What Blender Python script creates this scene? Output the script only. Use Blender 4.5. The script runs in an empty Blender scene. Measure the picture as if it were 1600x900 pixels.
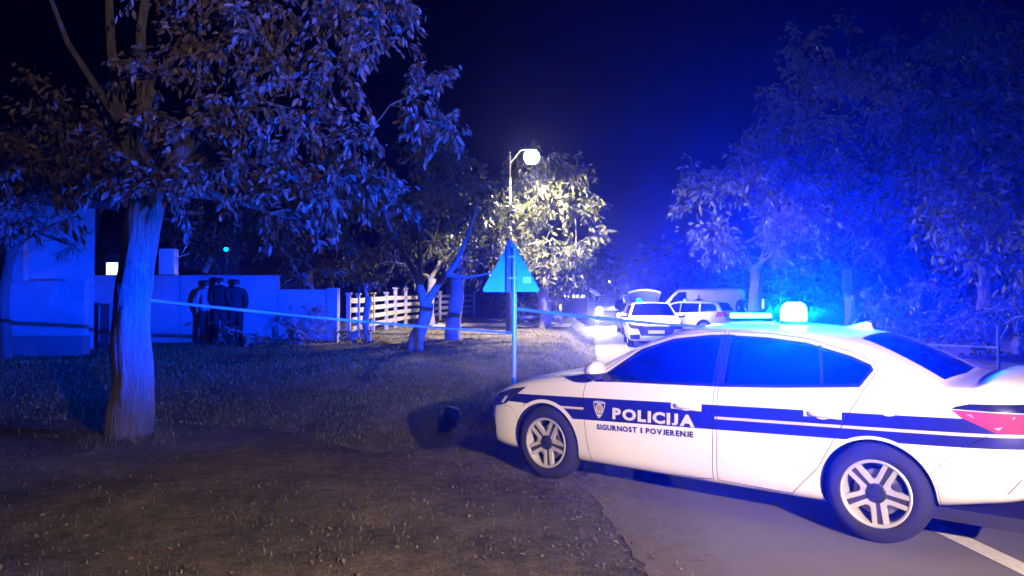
import bpy, bmesh, math, random
import numpy as np
from mathutils import Vector, Matrix, noise

SC = bpy.context.scene
COL = SC.collection
R = math.radians

# ------------------------------------------------------------------ camera
cam_d = bpy.data.cameras.new("camera")
cam = bpy.data.objects.new("camera", cam_d)
COL.objects.link(cam)
cam_d.sensor_width = 36.0
cam_d.lens = 26.0
cam_d.clip_start = 0.05
cam_d.clip_end = 1500
EYE = 1.565
cam.location = (0, 0, EYE)
cam.rotation_euler = (R(90 + 1.14), 0, 0)
SC.camera = cam

# ------------------------------------------------------------------ sky, moonlight, exposure
world = bpy.data.worlds.new("World")
SC.world = world
world.use_nodes = True
wn = world.node_tree
bg = wn.nodes["Background"]
sky = wn.nodes.new("ShaderNodeTexSky")
sky.sky_type = 'NISHITA'
sky.sun_disc = False
sky.sun_elevation = R(-25)
sky.sun_rotation = R(200)
wn.links.new(sky.outputs[0], bg.inputs[0])
bg.inputs[1].default_value = 0.05
moon = bpy.data.lights.new("sun", 'SUN')
moon.energy = 0.004
moon.angle = R(0.5)
moon.color = (0.8, 0.85, 1.0)
moon_o = bpy.data.objects.new("sun", moon)
COL.objects.link(moon_o)
moon_o.rotation_euler = (R(55), 0, R(-20))
SC.view_settings.view_transform = 'Standard'
SC.view_settings.look = 'None'
SC.view_settings.exposure = 0.0
SC.view_settings.gamma = 1.0
SC.render.engine = 'CYCLES'
SC.cycles.use_denoising = True
SC.cycles.max_bounces = 5
SC.cycles.diffuse_bounces = 2
SC.cycles.glossy_bounces = 3
SC.cycles.transmission_bounces = 4
SC.cycles.transparent_max_bounces = 12
SC.cycles.volume_bounces = 0
SC.cycles.sample_clamp_indirect = 4.0
SC.cycles.caustics_reflective = False
SC.cycles.caustics_refractive = False

BEACON = 5500000.0    # radiance of the lens slit of the near roof beacon
FLOOD = 8400.0
DOME = 36000.0
BEACON2 = 4000.0
HAZE = 0.00115
BLUE = (0.0003, 0.032, 1.0)
WARM = (1.0, 0.74, 0.56)

# ------------------------------------------------------------------ helpers
def smooth(t):
    t = min(1.0, max(0.0, t))
    return t * t * (3 - 2 * t)

def road_edge(y):
    """x of the left edge of the asphalt at depth y"""
    pts = [(-60, 0.75), (4.2, 0.77), (6.7, 0.62), (10, 1.0), (14, 1.6), (20, 2.3), (30, 3.35), (42, 4.4), (70, 8.5), (260, 36)]
    for (a, xa), (b, xb) in zip(pts, pts[1:]):
        if y <= b:
            return xa + (xb - xa) * (y - a) / (b - a)
    return pts[-1][1]

def ditch_edge(x):
    pts = [(-40, 10.6), (-8, 10.2), (-5, 9.9), (-3, 9.3), (-2.2, 8.5), (-1.5, 7.75), (-0.76, 7.95), (-0.1, 10.4), (0.2, 11.4), (60, 11.4)]
    for (a, ya), (b, yb) in zip(pts, pts[1:]):
        if x <= b:
            return ya + (yb - ya) * (x - a) / (b - a)
    return 11.4

def ground_z(x, y):
    e = road_edge(y)
    z = 0.0
    if y > 14:
        z += 0.0085 * (min(y, 60) - 14)
    lawn = 0.4 * smooth((y - 11.2) / 2.8)
    if y > 14:
        lawn += 0.0095 * (min(y, 60) - 14)
    z += lawn * smooth((e - 0.15 - x) / 0.9)
    if x < 0.3:
        ye = ditch_edge(x)
        t = (y - ye) / (11.8 - ye) if ye < 11.7 else -1
        if 0 < t < 1:
            w = min(1.0, (11.8 - ye) / 3.0)
            z -= 0.34 * w * min(1, t / 0.28) ** 1.2 * smooth((1 - t) / 0.55)
    z += 0.07 * math.exp(-((x + 4.32) ** 2 + (y - 8.35) ** 2) / 0.20)
    # rough, trampled verge
    if x < e - 0.02:
        k = smooth((e - x) / 0.5)
        z += k * (0.035 * noise.noise((x * 1.1, y * 1.1, 0)) + 0.018 * noise.noise((x * 4.3, y * 4.3, 3)))
    if x > e + 7.2:
        z += 0.10 * smooth((x - e - 7.2) / 2) + 0.04 * noise.noise((x * .6, y * .6, 8))
    # the far lane sags behind the parked cars
    z -= 0.17 * smooth(1 - abs(y - 12.8) / 4.0) * smooth((x - 2.6) / 0.8) * smooth((6.5 - x) / 1.5)
    return z

def link(o, parent=None):
    COL.objects.link(o)
    if parent is not None:
        o.parent = parent
    return o

def obj(name, me, mat=None, parent=None):
    me.name = name
    if mat is not None:
        ms = mat if isinstance(mat, (list, tuple)) else [mat]
        if len(me.materials) == 0:
            for m in ms:
                me.materials.append(m)
        else:
            for i, m in enumerate(ms):
                if i < len(me.materials):
                    me.materials[i] = m
                else:
                    me.materials.append(m)
    return link(bpy.data.objects.new(name, me), parent)

def tag(o, label=None, cat=None, group=None, kind=None):
    if label: o['label'] = label
    if cat: o['category'] = cat
    if group: o['group'] = group
    if kind: o['kind'] = kind
    return o

def empty(name, loc=(0, 0, 0), rz=0.0, parent=None):
    o = bpy.data.objects.new(name, None)
    o.empty_display_size = 0.2
    o.location = loc
    o.rotation_euler = (0, 0, rz)
    return link(o, parent)

def copy_tree(o, parent=None):
    c = o.copy()
    COL.objects.link(c)
    if parent is not None:
        c.parent = parent
    for ch in list(o.children):
        copy_tree(ch, c)
    return c

def np_mesh(name, verts, faces):
    """verts (N,3) array, faces: (M,k) array all of one size"""
    me = bpy.data.meshes.new(name)
    v = np.asarray(verts, dtype=np.float32)
    f = np.asarray(faces, dtype=np.int32)
    k = f.shape[1]
    me.vertices.add(len(v)); me.vertices.foreach_set('co', v.ravel())
    me.loops.add(f.size); me.loops.foreach_set('vertex_index', f.ravel())
    me.polygons.add(len(f))
    me.polygons.foreach_set('loop_start', np.arange(0, f.size, k, dtype=np.int32))
    me.polygons.foreach_set('loop_total', np.full(len(f), k, dtype=np.int32))
    me.update(calc_edges=True)
    return me

class MB:
    """collects simple shapes and turns them into ONE mesh"""
    def __init__(self):
        self.v = []; self.f = []
    def add(self, vs, fs):
        b = len(self.v)
        self.v += [tuple(p) for p in vs]
        self.f += [tuple(i + b for i in f) for f in fs]
    def box(self, c, s, rz=0.0, M=None, taper=1.0):
        x, y, z = s[0] / 2, s[1] / 2, s[2] / 2
        vs = []
        for dz, t in ((-z, 1), (z, taper)):
            for dx, dy in ((-x, -y), (x, -y), (x, y), (-x, y)):
                p = Vector((dx * t, dy * t, dz))
                if M is not None: p = M @ p
                if rz: p = Matrix.Rotation(rz, 3, 'Z') @ p
                vs.append(p + Vector(c))
        self.add(vs, [(3, 2, 1, 0), (4, 5, 6, 7), (0, 1, 5, 4), (1, 2, 6, 5), (2, 3, 7, 6), (3, 0, 4, 7)])
        return self
    def tube(self, pts, rad, n=8, cap=True, jit=0.0, ridge=0.0):
        pts = [Vector(p) for p in pts]
        if not isinstance(rad, (list, tuple)): rad = [rad] * len(pts)
        rings = []
        ref = None
        for i, p in enumerate(pts):
            d = (pts[min(i + 1, len(pts) - 1)] - pts[max(i - 1, 0)])
            if d.length < 1e-9: d = Vector((0, 0, 1))
            d.normalize()
            if ref is None:
                ref = Vector((1, 0, 0)) if abs(d.x) < 0.8 else Vector((0, 1, 0))
            u = (ref - d * ref.dot(d)).normalized()
            ref = u
            w = d.cross(u)
            ring = []
            for k in range(n):
                a = 2 * math.pi * k / n
                r = rad[i]
                if jit: r *= 1 + jit * noise.noise(p * 2.3 + Vector((math.cos(a) * 1.5, math.sin(a) * 1.5, 0)))
                if ridge:   # long bark ridges and root lobes
                    r *= 1 + ridge * (noise.noise((math.cos(a) * 4.5, math.sin(a) * 4.5, p.z * 0.9)) + 0.6 * noise.noise((math.cos(a) * 11, math.sin(a) * 11, p.z * 2.6)))
                    r *= 1 + 0.22 * max(0, noise.noise((math.cos(a) * 1.9, math.sin(a) * 1.9, 7.7))) * max(0, 1 - p.z / 0.45) ** 2
                ring.append(p + (u * math.cos(a) + w * math.sin(a)) * r)
            rings.append(ring)
        vs = [q for r in rings for q in r]
        fs = []
        for i in range(len(rings) - 1):
            for k in range(n):
                k2 = (k + 1) % n
                fs.append((i * n + k, i * n + k2, (i + 1) * n + k2, (i + 1) * n + k))
        if cap:
            fs.append(tuple(range(n - 1, -1, -1)))
            fs.append(tuple((len(rings) - 1) * n + k for k in range(n)))
        self.add(vs, fs)
        return self
    def lathe(self, prof, c=(0, 0, 0), n=24, axis='z', cap=True):
        """prof: list of (radius, height)"""
        vs = []; fs = []
        for r, h in prof:
            for k in range(n):
                a = 2 * math.pi * k / n
                p = (r * math.cos(a), r * math.sin(a), h)
                if axis == 'y': p = (p[0], p[2], -p[1]) if False else (r * math.cos(a), h, r * math.sin(a))
                if axis == 'x': p = (h, r * math.cos(a), r * math.sin(a))
                vs.append((p[0] + c[0], p[1] + c[1], p[2] + c[2]))
        for i in range(len(prof) - 1):
            for k in range(n):
                k2 = (k + 1) % n
                q = (i * n + k, i * n + k2, (i + 1) * n + k2, (i + 1) * n + k)
                fs.append(q if axis != 'y' else q[::-1])
        if cap:
            a = tuple(range(n - 1, -1, -1)); b = tuple((len(prof) - 1) * n + k for k in range(n))
            fs += [a, b] if axis != 'y' else [a[::-1], b[::-1]]
        self.add(vs, fs)
        return self
    def prism(self, poly, a, b, plane='xz'):
        """poly extruded between a and b along the axis missing from plane"""
        n = len(poly)
        def P(p, t):
            if plane == 'xz': return (p[0], t, p[1])
            if plane == 'xy': return (p[0], p[1], t)
            return (t, p[0], p[1])
        vs = [P(p, a) for p in poly] + [P(p, b) for p in poly]
        fs = [tuple(range(n)), tuple(range(2 * n - 1, n - 1, -1))]
        for k in range(n):
            k2 = (k + 1) % n
            fs.append((k2, k, n + k, n + k2))
        self.add(vs, fs)
        return self
    def mesh(self, name='mesh', smooth_deg=None):
        me = bpy.data.meshes.new(name)
        me.from_pydata(self.v, [], self.f)
        bm = bmesh.new(); bm.from_mesh(me)
        bmesh.ops.recalc_face_normals(bm, faces=bm.faces)
        bm.to_mesh(me); bm.free()
        if smooth_deg is not None: shade(me, smooth_deg)
        return me
    def build(self, name, mat, parent=None, smooth_deg=None, bevel=0.0, seg=2):
        me = self.mesh(name)
        if bevel:
            bm = bmesh.new(); bm.from_mesh(me)
            es = [e for e in bm.edges if len(e.link_faces) == 2 and e.calc_face_angle(0) > 0.5]
            bmesh.ops.bevel(bm, geom=es, offset=bevel, segments=seg, affect='EDGES', profile=0.5)
            bm.to_mesh(me); bm.free()
        if smooth_deg is not None or bevel: shade(me, smooth_deg or 40)
        return obj(name, me, mat, parent)

def shade(me, deg=35):
    me.polygons.foreach_set('use_smooth', [True] * len(me.polygons))
    me.set_sharp_from_angle(angle=R(deg))

def pchip(pts):
    pts = sorted(pts)
    xs = np.array([p[0] for p in pts], float); ys = np.array([p[1] for p in pts], float)
    h = np.diff(xs); d = np.diff(ys) / h
    m = np.zeros(len(xs)); m[0] = d[0]; m[-1] = d[-1]
    for i in range(1, len(xs) - 1):
        if d[i - 1] * d[i] > 0:
            w1 = 2 * h[i] + h[i - 1]; w2 = h[i] + 2 * h[i - 1]
            m[i] = (w1 + w2) / (w1 / d[i - 1] + w2 / d[i])
    def f(x):
        x = min(max(x, xs[0]), xs[-1])
        i = min(len(h) - 1, max(0, int(np.searchsorted(xs, x) - 1)))
        t = (x - xs[i]) / h[i]
        return float((2*t**3-3*t*t+1)*ys[i] + (t**3-2*t*t+t)*h[i]*m[i] + (-2*t**3+3*t*t)*ys[i+1] + (t**3-t*t)*h[i]*m[i+1])
    return f

def boolean(a, b, op):
    """boolean of two meshes, returns a new mesh (materials by slot order)"""
    oa = bpy.data.objects.new('tmp_a', a); ob = bpy.data.objects.new('tmp_b', b)
    COL.objects.link(oa); COL.objects.link(ob)
    m = oa.modifiers.new('b', 'BOOLEAN')
    m.operation = op; m.object = ob
    m.solver = BSOLVER
    dg = bpy.context.evaluated_depsgraph_get()
    me = bpy.data.meshes.new_from_object(oa.evaluated_get(dg))
    bpy.data.objects.remove(oa); bpy.data.objects.remove(ob)
    return me
BSOLVER = 'EXACT'
# ------------------------------------------------------------------ materials
def new_mat(name):
    m = bpy.data.materials.new(name)
    m.use_nodes = True
    nt = m.node_tree
    return m, nt, nt.nodes['Principled BSDF']

def N(nt, kind, **kw):
    n = nt.nodes.new(kind)
    for k, v in kw.items():
        if k.startswith('i_'):
            key = k[2:]
            key = int(key) if key.isdigit() else key.replace('_', ' ')
            n.inputs[key].default_value = v
        else:
            setattr(n, k, v)
    return n

def L(nt, a, b):
    nt.links.new(a, b)

def math_(nt, op, a, b=None, c=None, clamp=False):
    n = nt.nodes.new('ShaderNodeMath'); n.operation = op; n.use_clamp = clamp
    for i, s in enumerate((a, b, c)):
        if s is None: continue
        if isinstance(s, (int, float)): n.inputs[i].default_value = s
        else: nt.links.new(s, n.inputs[i])
    return n.outputs[0]

def mixc(nt, fac, a, b):
    n = nt.nodes.new('ShaderNodeMix'); n.data_type = 'RGBA'
    for s, k in ((fac, 0), (a, 6), (b, 7)):
        if isinstance(s, (int, float)): n.inputs[k].default_value = s
        elif isinstance(s, tuple): n.inputs[k].default_value = (*s[:3], 1)
        else: nt.links.new(s, n.inputs[k])
    return n.outputs[2]

def plain(name, col, rough=0.6, metal=0.0, coat=0.0, var=0.12, scale=6.0, bump=0.0, bscale=40.0):
    """a plain surface with a little uneven colour and relief"""
    m, nt, b = new_mat(name)
    tc = N(nt, 'ShaderNodeTexCoord')
    nz = N(nt, 'ShaderNodeTexNoise', i_Scale=scale, i_Detail=5.0, i_Roughness=0.6)
    L(nt, tc.outputs['Object'], nz.inputs['Vector'])
    dark = tuple(c * (1 - var) for c in col); light = tuple(min(1, c * (1 + var)) for c in col)
    L(nt, mixc(nt, nz.outputs[0], dark, light), b.inputs['Base Color'])
    b.inputs['Roughness'].default_value = rough
    b.inputs['Metallic'].default_value = metal
    b.inputs['Coat Weight'].default_value = coat
    b.inputs['Coat Roughness'].default_value = 0.06
    if bump:
        n2 = N(nt, 'ShaderNodeTexNoise', i_Scale=bscale, i_Detail=6.0)
        L(nt, tc.outputs['Object'], n2.inputs['Vector'])
        bp = N(nt, 'ShaderNodeBump', i_Strength=bump, i_Distance=0.02)
        L(nt, n2.outputs[0], bp.inputs['Height']); L(nt, bp.outputs[0], b.inputs['Normal'])
    return m

def emit(name, col, strength):
    m = bpy.data.materials.new(name); m.use_nodes = True
    nt = m.node_tree; nt.nodes.clear()
    e = N(nt, 'ShaderNodeEmission', i_Strength=strength)
    e.inputs[0].default_value = (*col, 1)
    o = N(nt, 'ShaderNodeOutputMaterial')
    L(nt, e.outputs[0], o.inputs[0])
    return m

def glass_mat(name, tint, gloss_rough=0.02):
    m = bpy.data.materials.new(name); m.use_nodes = True
    nt = m.node_tree; nt.nodes.clear()
    t = N(nt, 'ShaderNodeBsdfTransparent'); t.inputs[0].default_value = (*tint, 1)
    g = N(nt, 'ShaderNodeBsdfGlossy', i_Roughness=gloss_rough)
    f = N(nt, 'ShaderNodeFresnel', i_IOR=1.5)
    mx = N(nt, 'ShaderNodeMixShader'); o = N(nt, 'ShaderNodeOutputMaterial')
    L(nt, f.outputs[0], mx.inputs[0]); L(nt, t.outputs[0], mx.inputs[1]); L(nt, g.outputs[0], mx.inputs[2])
    L(nt, mx.outputs[0], o.inputs[0])
    return m

def leaf_mat(name, c1, c2, c3, trans=0.35):
    """three leaf colours chosen per leaf; light comes through the blade"""
    m, nt, b = new_mat(name)
    geo = N(nt, 'ShaderNodeNewGeometry')
    rp = N(nt, 'ShaderNodeValToRGB')
    rp.color_ramp.elements[0].color = (*c1, 1); rp.color_ramp.elements[1].color = (*c3, 1)
    e = rp.color_ramp.elements.new(0.55); e.color = (*c2, 1)
    L(nt, geo.outputs['Random Per Island'], rp.inputs[0])
    L(nt, rp.outputs[0], b.inputs['Base Color'])
    b.inputs['Roughness'].default_value = 0.45
    b.inputs['Specular IOR Level'].default_value = 0.35
    tr = N(nt, 'ShaderNodeBsdfTranslucent'); L(nt, rp.outputs[0], tr.inputs[0])
    mx = N(nt, 'ShaderNodeMixShader', i_0=trans)
    L(nt, b.outputs[0], mx.inputs[1]); L(nt, tr.outputs[0], mx.inputs[2])
    L(nt, mx.outputs[0], nt.nodes['Material Output'].inputs[0])
    return m

def car_paint(name, livery=True, base=(0.80, 0.795, 0.78)):
    """white paint with the two-band blue livery as flat print, in the car's own coordinates"""
    m, nt, b = new_mat(name)
    tc = N(nt, 'ShaderNodeTexCoord')
    nz = N(nt, 'ShaderNodeTexNoise', i_Scale=2.2, i_Detail=8.0, i_Roughness=0.65)
    L(nt, tc.outputs['Object'], nz.inputs['Vector'])
    sep = N(nt, 'ShaderNodeSeparateXYZ'); L(nt, tc.outputs['Object'], sep.inputs[0])
    X, Y, Z = sep.outputs
    # road dirt gathers low on the body
    dirt = math_(nt, 'MULTIPLY', math_(nt, 'SUBTRACT', 0.62, Z, clamp=True), math_(nt, 'MULTIPLY', nz.outputs[0], 0.75))
    if livery:   # road film thrown up behind the wheels
        for wx in (1.15, -1.60):
            d = math_(nt, 'SQRT', math_(nt, 'ADD', math_(nt, 'POWER', math_(nt, 'SUBTRACT', X, wx), 2.0), math_(nt, 'POWER', math_(nt, 'SUBTRACT', Z, 0.30), 2.0)))
            sp = math_(nt, 'MULTIPLY', math_(nt, 'SUBTRACT', 0.62, d, clamp=True), math_(nt, 'MULTIPLY', nz.outputs[0], 1.0))
            dirt = math_(nt, 'ADD', dirt, sp, clamp=True)
    col = mixc(nt, dirt, base, (0.34, 0.29, 0.23))
    if livery:
        def lin(z0, x0, k): return math_(nt, 'MULTIPLY_ADD', math_(nt, 'SUBTRACT', x0, X), k, z0)
        up = lin(0.757, 0.943, 0.0358); lo = lin(0.566, 1.077, 0.0395); mid = lin(0.661, 1.043, 0.0345)
        band = math_(nt, 'MULTIPLY', math_(nt, 'LESS_THAN', Z, up), math_(nt, 'GREATER_THAN', Z, lo))
        band = math_(nt, 'MULTIPLY', band, math_(nt, 'GREATER_THAN', math_(nt, 'ABSOLUTE', Y), 0.5))
        band = math_(nt, 'MULTIPLY', band, math_(nt, 'MAXIMUM', math_(nt, 'LESS_THAN', X, 1.60), math_(nt, 'GREATER_THAN', Z, 0.655)))
        # keep the wheel-arch rings white
        for wx, wz, rr in ((1.355, 0.30, 0.405), (-1.345, 0.31, 0.385)):
            d = math_(nt, 'ADD', math_(nt, 'POWER', math_(nt, 'SUBTRACT', X, wx), 2.0), math_(nt, 'POWER', math_(nt, 'SUBTRACT', Z, wz), 2.0))
            band = math_(nt, 'MULTIPLY', band, math_(nt, 'GREATER_THAN', d, rr * rr))
        # cut-outs round the door handles
        for x0, x1, zz in ((-0.14, 0.115, 0.742), (-1.145, -0.895, 0.782)):
            r = math_(nt, 'MULTIPLY', math_(nt, 'MULTIPLY', math_(nt, 'GREATER_THAN', X, x0), math_(nt, 'LESS_THAN', X, x1)), math_(nt, 'GREATER_THAN', Z, zz))
            band = math_(nt, 'MULTIPLY', band, math_(nt, 'SUBTRACT', 1.0, r))
        # the front end of the band stops at the lamp
        band = math_(nt, 'MULTIPLY', band, math_(nt, 'LESS_THAN', X, 1.80))
        line = math_(nt, 'LESS_THAN', math_(nt, 'ABSOLUTE', math_(nt, 'SUBTRACT', Z, mid)), 0.0095)
        not_door = math_(nt, 'SUBTRACT', 1.0, math_(nt, 'MULTIPLY', math_(nt, 'GREATER_THAN', X, -0.245), math_(nt, 'LESS_THAN', X, 0.93)))
        line = math_(nt, 'MULTIPLY', line, not_door)
        navy = mixc(nt, line, (0.010, 0.012, 0.13), (0.62, 0.55, 0.40))
        col = mixc(nt, band, col, navy)
    if livery:   # gloss black post between the doors
        post = math_(nt, 'MULTIPLY', math_(nt, 'LESS_THAN', math_(nt, 'ABSOLUTE', math_(nt, 'ADD', X, 0.236)), 0.06), math_(nt, 'MULTIPLY', math_(nt, 'GREATER_THAN', Z, 0.932), math_(nt, 'LESS_THAN', Z, 1.315)))
        col = mixc(nt, post, col, (0.012, 0.012, 0.014))
    # black plastic sill edge
    col = mixc(nt, math_(nt, 'LESS_THAN', Z, 0.205), col, (0.012, 0.012, 0.013))
    L(nt, col, b.inputs['Base Color'])
    b.inputs['Roughness'].default_value = 0.32
    b.inputs['Coat Weight'].default_value = 0.55
    b.inputs['Coat Roughness'].default_value = 0.05
    return m

M = {}
M['paint'] = car_paint('police_white_paint')
M['paint_plain'] = car_paint('white_car_paint', False)
M['dark'] = plain('dark_plastic', (0.014, 0.014, 0.016), 0.55)
M['black_gloss'] = plain('black_gloss_trim', (0.010, 0.010, 0.012), 0.18, coat=0.4)
M['tyre'] = plain('tyre_rubber', (0.011, 0.0105, 0.011), 0.9, bump=0.15, bscale=60)
M['alloy'] = plain('silver_alloy', (0.60, 0.59, 0.58), 0.38, metal=0.45)
M['alloy_dark'] = plain('dark_alloy', (0.05, 0.05, 0.055), 0.45, metal=0.4)
M['steel'] = plain('brake_steel', (0.33, 0.31, 0.30), 0.4, metal=0.8, bump=0.05)
M['glass'] = glass_mat('car_glass', (0.50, 0.52, 0.56))
M['glass_rear'] = glass_mat('tinted_car_glass', (0.36, 0.37, 0.42))
M['lamp_glass'] = plain('lamp_lens_dark', (0.03, 0.03, 0.035), 0.12, coat=0.6)
M['led'] = plain('lamp_reflector', (0.75, 0.75, 0.75), 0.25)
M['red_lens'] = plain('red_lens', (0.46, 0.03, 0.06), 0.62)
M['red_lens'].node_tree.nodes['Principled BSDF'].inputs['Specular IOR Level'].default_value = 0.12
M['red_lens_light'] = plain('pale_red_lens', (0.85, 0.36, 0.36), 0.6)
M['seat'] = plain('seat_cloth', (0.035, 0.035, 0.04), 0.85)
M['silver_print'] = plain('silver_print', (0.62, 0.62, 0.63), 0.4)
M['navy_print'] = plain('navy_print', (0.010, 0.012, 0.13), 0.4)
M['gold_print'] = plain('badge_print', (0.50, 0.45, 0.34), 0.45)
M['plate'] = plain('number_plate', (0.72, 0.72, 0.70), 0.4)
# ------------------------------------------------------------------ ground, road, grass
rng = np.random.default_rng(7)
random.seed(7)

def ground_material():
    m, nt, b = new_mat('verge_soil_and_turf')
    tc = N(nt, 'ShaderNodeTexCoord'); P = tc.outputs['Object']
    big = N(nt, 'ShaderNodeTexNoise', i_Scale=0.9, i_Detail=6.0, i_Roughness=0.62)
    med = N(nt, 'ShaderNodeTexNoise', i_Scale=7.0, i_Detail=8.0, i_Roughness=0.7)
    fin = N(nt, 'ShaderNodeTexNoise', i_Scale=55.0, i_Detail=6.0, i_Roughness=0.75)
    vor = N(nt, 'ShaderNodeTexVoronoi', i_Scale=38.0)
    for n in (big, med, fin, vor): L(nt, P, n.inputs['Vector'])
    mix_ = math_(nt, 'ADD', math_(nt, 'MULTIPLY', big.outputs[0], 0.55), math_(nt, 'MULTIPLY', med.outputs[0], 0.45))
    r = N(nt, 'ShaderNodeValToRGB'); L(nt, mix_, r.inputs[0])
    els = r.color_ramp.elements
    els[0].position = 0.36; els[0].color = (0.040, 0.032, 0.024, 1)
    els[1].position = 0.66; els[1].color = (0.24, 0.20, 0.15, 1)
    e = els.new(0.48); e.color = (0.10, 0.090, 0.062, 1)
    e = els.new(0.56); e.color = (0.155, 0.13, 0.095, 1)
    f = N(nt, 'ShaderNodeValToRGB'); L(nt, fin.outputs[0], f.inputs[0])
    f.color_ramp.elements[0].position = 0.35; f.color_ramp.elements[0].color = (0.45, 0.45, 0.45, 1)
    f.color_ramp.elements[1].position = 0.70; f.color_ramp.elements[1].color = (1.5, 1.45, 1.35, 1)
    mm = N(nt, 'ShaderNodeMix', data_type='RGBA', blend_type='MULTIPLY'); mm.inputs[0].default_value = 1
    L(nt, r.outputs[0], mm.inputs[6]); L(nt, f.outputs[0], mm.inputs[7])
    # scattered pale stones
    st = math_(nt, 'LESS_THAN', vor.outputs['Distance'], 0.16)
    st = math_(nt, 'MULTIPLY', st, math_(nt, 'GREATER_THAN', med.outputs[0], 0.56))
    L(nt, mixc(nt, st, mm.outputs[2], (0.20, 0.17, 0.13)), b.inputs['Base Color'])
    b.inputs['Roughness'].default_value = 0.95
    b.inputs['Specular IOR Level'].default_value = 0.2
    h = math_(nt, 'ADD', math_(nt, 'MULTIPLY', fin.outputs[0], 0.6), math_(nt, 'MULTIPLY', med.outputs[0], 1.2))
    bp = N(nt, 'ShaderNodeBump', i_Strength=1.0, i_Distance=0.07); L(nt, h, bp.inputs['Height']); L(nt, bp.outputs[0], b.inputs['Normal'])
    return m

def asphalt_material():
    m, nt, b = new_mat('worn_asphalt')
    tc = N(nt, 'ShaderNodeTexCoord'); P = tc.outputs['Object']
    big = N(nt, 'ShaderNodeTexNoise', i_Scale=0.7, i_Detail=5.0, i_Roughness=0.6)
    fin = N(nt, 'ShaderNodeTexNoise', i_Scale=140.0, i_Detail=4.0, i_Roughness=0.8)
    med = N(nt, 'ShaderNodeTexNoise', i_Scale=9.0, i_Detail=7.0, i_Roughness=0.7)
    vor = N(nt, 'ShaderNodeTexVoronoi', i_Scale=170.0)
    for n in (big, fin, med, vor): L(nt, P, n.inputs['Vector'])
    c = mixc(nt, big.outputs[0], (0.095, 0.090, 0.085), (0.17, 0.16, 0.15))
    c = mixc(nt, math_(nt, 'MULTIPLY', math_(nt, 'GREATER_THAN', med.outputs[0], 0.66), 0.5), c, (0.07, 0.06, 0.055))
    c2 = mixc(nt, fin.outputs[0], (0.55, 0.55, 0.55), (1.4, 1.4, 1.4))
    mm = N(nt, 'ShaderNodeMix', data_type='RGBA', blend_type='MULTIPLY'); mm.inputs[0].default_value = 0.8
    L(nt, c, mm.inputs[6]); L(nt, c2, mm.inputs[7])
    # soil carried on to the ragged left edge
    sp = N(nt, 'ShaderNodeSeparateXYZ'); L(nt, P, sp.inputs[0])
    k = math_(nt, 'SUBTRACT', 1.25, sp.outputs[0])
    k = math_(nt, 'ADD', k, math_(nt, 'MULTIPLY', math_(nt, 'SUBTRACT', med.outputs[0], 0.5), 2.2))
    k = math_(nt, 'MULTIPLY', math_(nt, 'MULTIPLY', k, 1.5, clamp=True), math_(nt, 'SUBTRACT', 9.5, sp.outputs[1], clamp=True))
    soil = mixc(nt, fin.outputs[0], (0.045, 0.036, 0.027), (0.16, 0.13, 0.10))
    L(nt, mixc(nt, k, mm.outputs[2], soil), b.inputs['Base Color'])
    b.inputs['Roughness'].default_value = 0.86
    b.inputs['Specular IOR Level'].default_value = 0.25
    bp = N(nt, 'ShaderNodeBump', i_Strength=0.35, i_Distance=0.006); L(nt, vor.outputs['Distance'], bp.inputs['Height']); L(nt, bp.outputs[0], b.inputs['Normal'])
    return m

M['soil'] = ground_material()
M['asphalt'] = asphalt_material()
M['line'] = plain('worn_line_paint', (0.55, 0.55, 0.53), 0.6, var=0.35, scale=25)
M['concrete'] = plain('pale_concrete', (0.42, 0.40, 0.37), 0.8, var=0.25, scale=3, bump=0.2)
M['plaster'] = plain('grey_plaster', (0.22, 0.22, 0.215), 0.9, var=0.42, scale=1.7, bump=0.15, bscale=90)
M['plaster_dark'] = plain('dark_plinth_render', (0.10, 0.10, 0.10), 0.9, var=0.25, scale=2, bump=0.3)
M['timber'] = plain('dark_stained_timber', (0.030, 0.026, 0.024), 0.75, var=0.3, scale=4, bump=0.3)
M['roof_tile'] = plain('dark_roof_tile', (0.05, 0.032, 0.028), 0.8, var=0.3, scale=5, bump=0.3)
M['white_wood'] = plain('white_painted_wood', (0.26, 0.235, 0.20), 0.7, var=0.18, scale=8, bump=0.1)
M['grey_metal'] = plain('galvanised_sheet', (0.42, 0.43, 0.44), 0.45, metal=0.25, var=0.1)
M['rust'] = plain('red_brown_metal', (0.20, 0.085, 0.06), 0.6, var=0.2)
M['wood_pole'] = plain('pale_pole', (0.34, 0.31, 0.28), 0.8, var=0.25, scale=9, bump=0.2)

def axis(a0, a1, fine, lo, hi, g=1.22):
    mid = list(np.arange(a0, a1 + 1e-6, fine))
    left = []; x = a0; s = fine
    while x > lo:
        s = min(s * g, 12); x -= s; left.append(x)
    right = []; x = mid[-1]; s = fine
    while x < hi:
        s = min(s * g, 12); x += s; right.append(x)
    return np.array(left[::-1] + mid + right)

gx = axis(-9, 4.2, 0.11, -150, 150)
gy = axis(2.6, 15, 0.11, -40, 255, 1.06)
V = []
for y in gy:
    e = road_edge(y)
    for x in gx:
        z = ground_z(x, y)
        k = smooth((x - e - 0.12) / 0.25) * smooth((e + 7.0 - x) / 0.2)
        V.append((x, y, z - 0.05 * k - (0.004 if k == 0 else 0)))
nx, ny = len(gx), len(gy)
I = np.arange(nx * ny).reshape(ny, nx)
F = np.stack([I[:-1, :-1], I[:-1, 1:], I[1:, 1:], I[1:, :-1]], -1).reshape(-1, 4)
me = np_mesh('ground', V, F); me.polygons.foreach_set('use_smooth', [True] * len(me.polygons))
tag(obj('ground', me, M['soil']), kind='structure')

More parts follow.
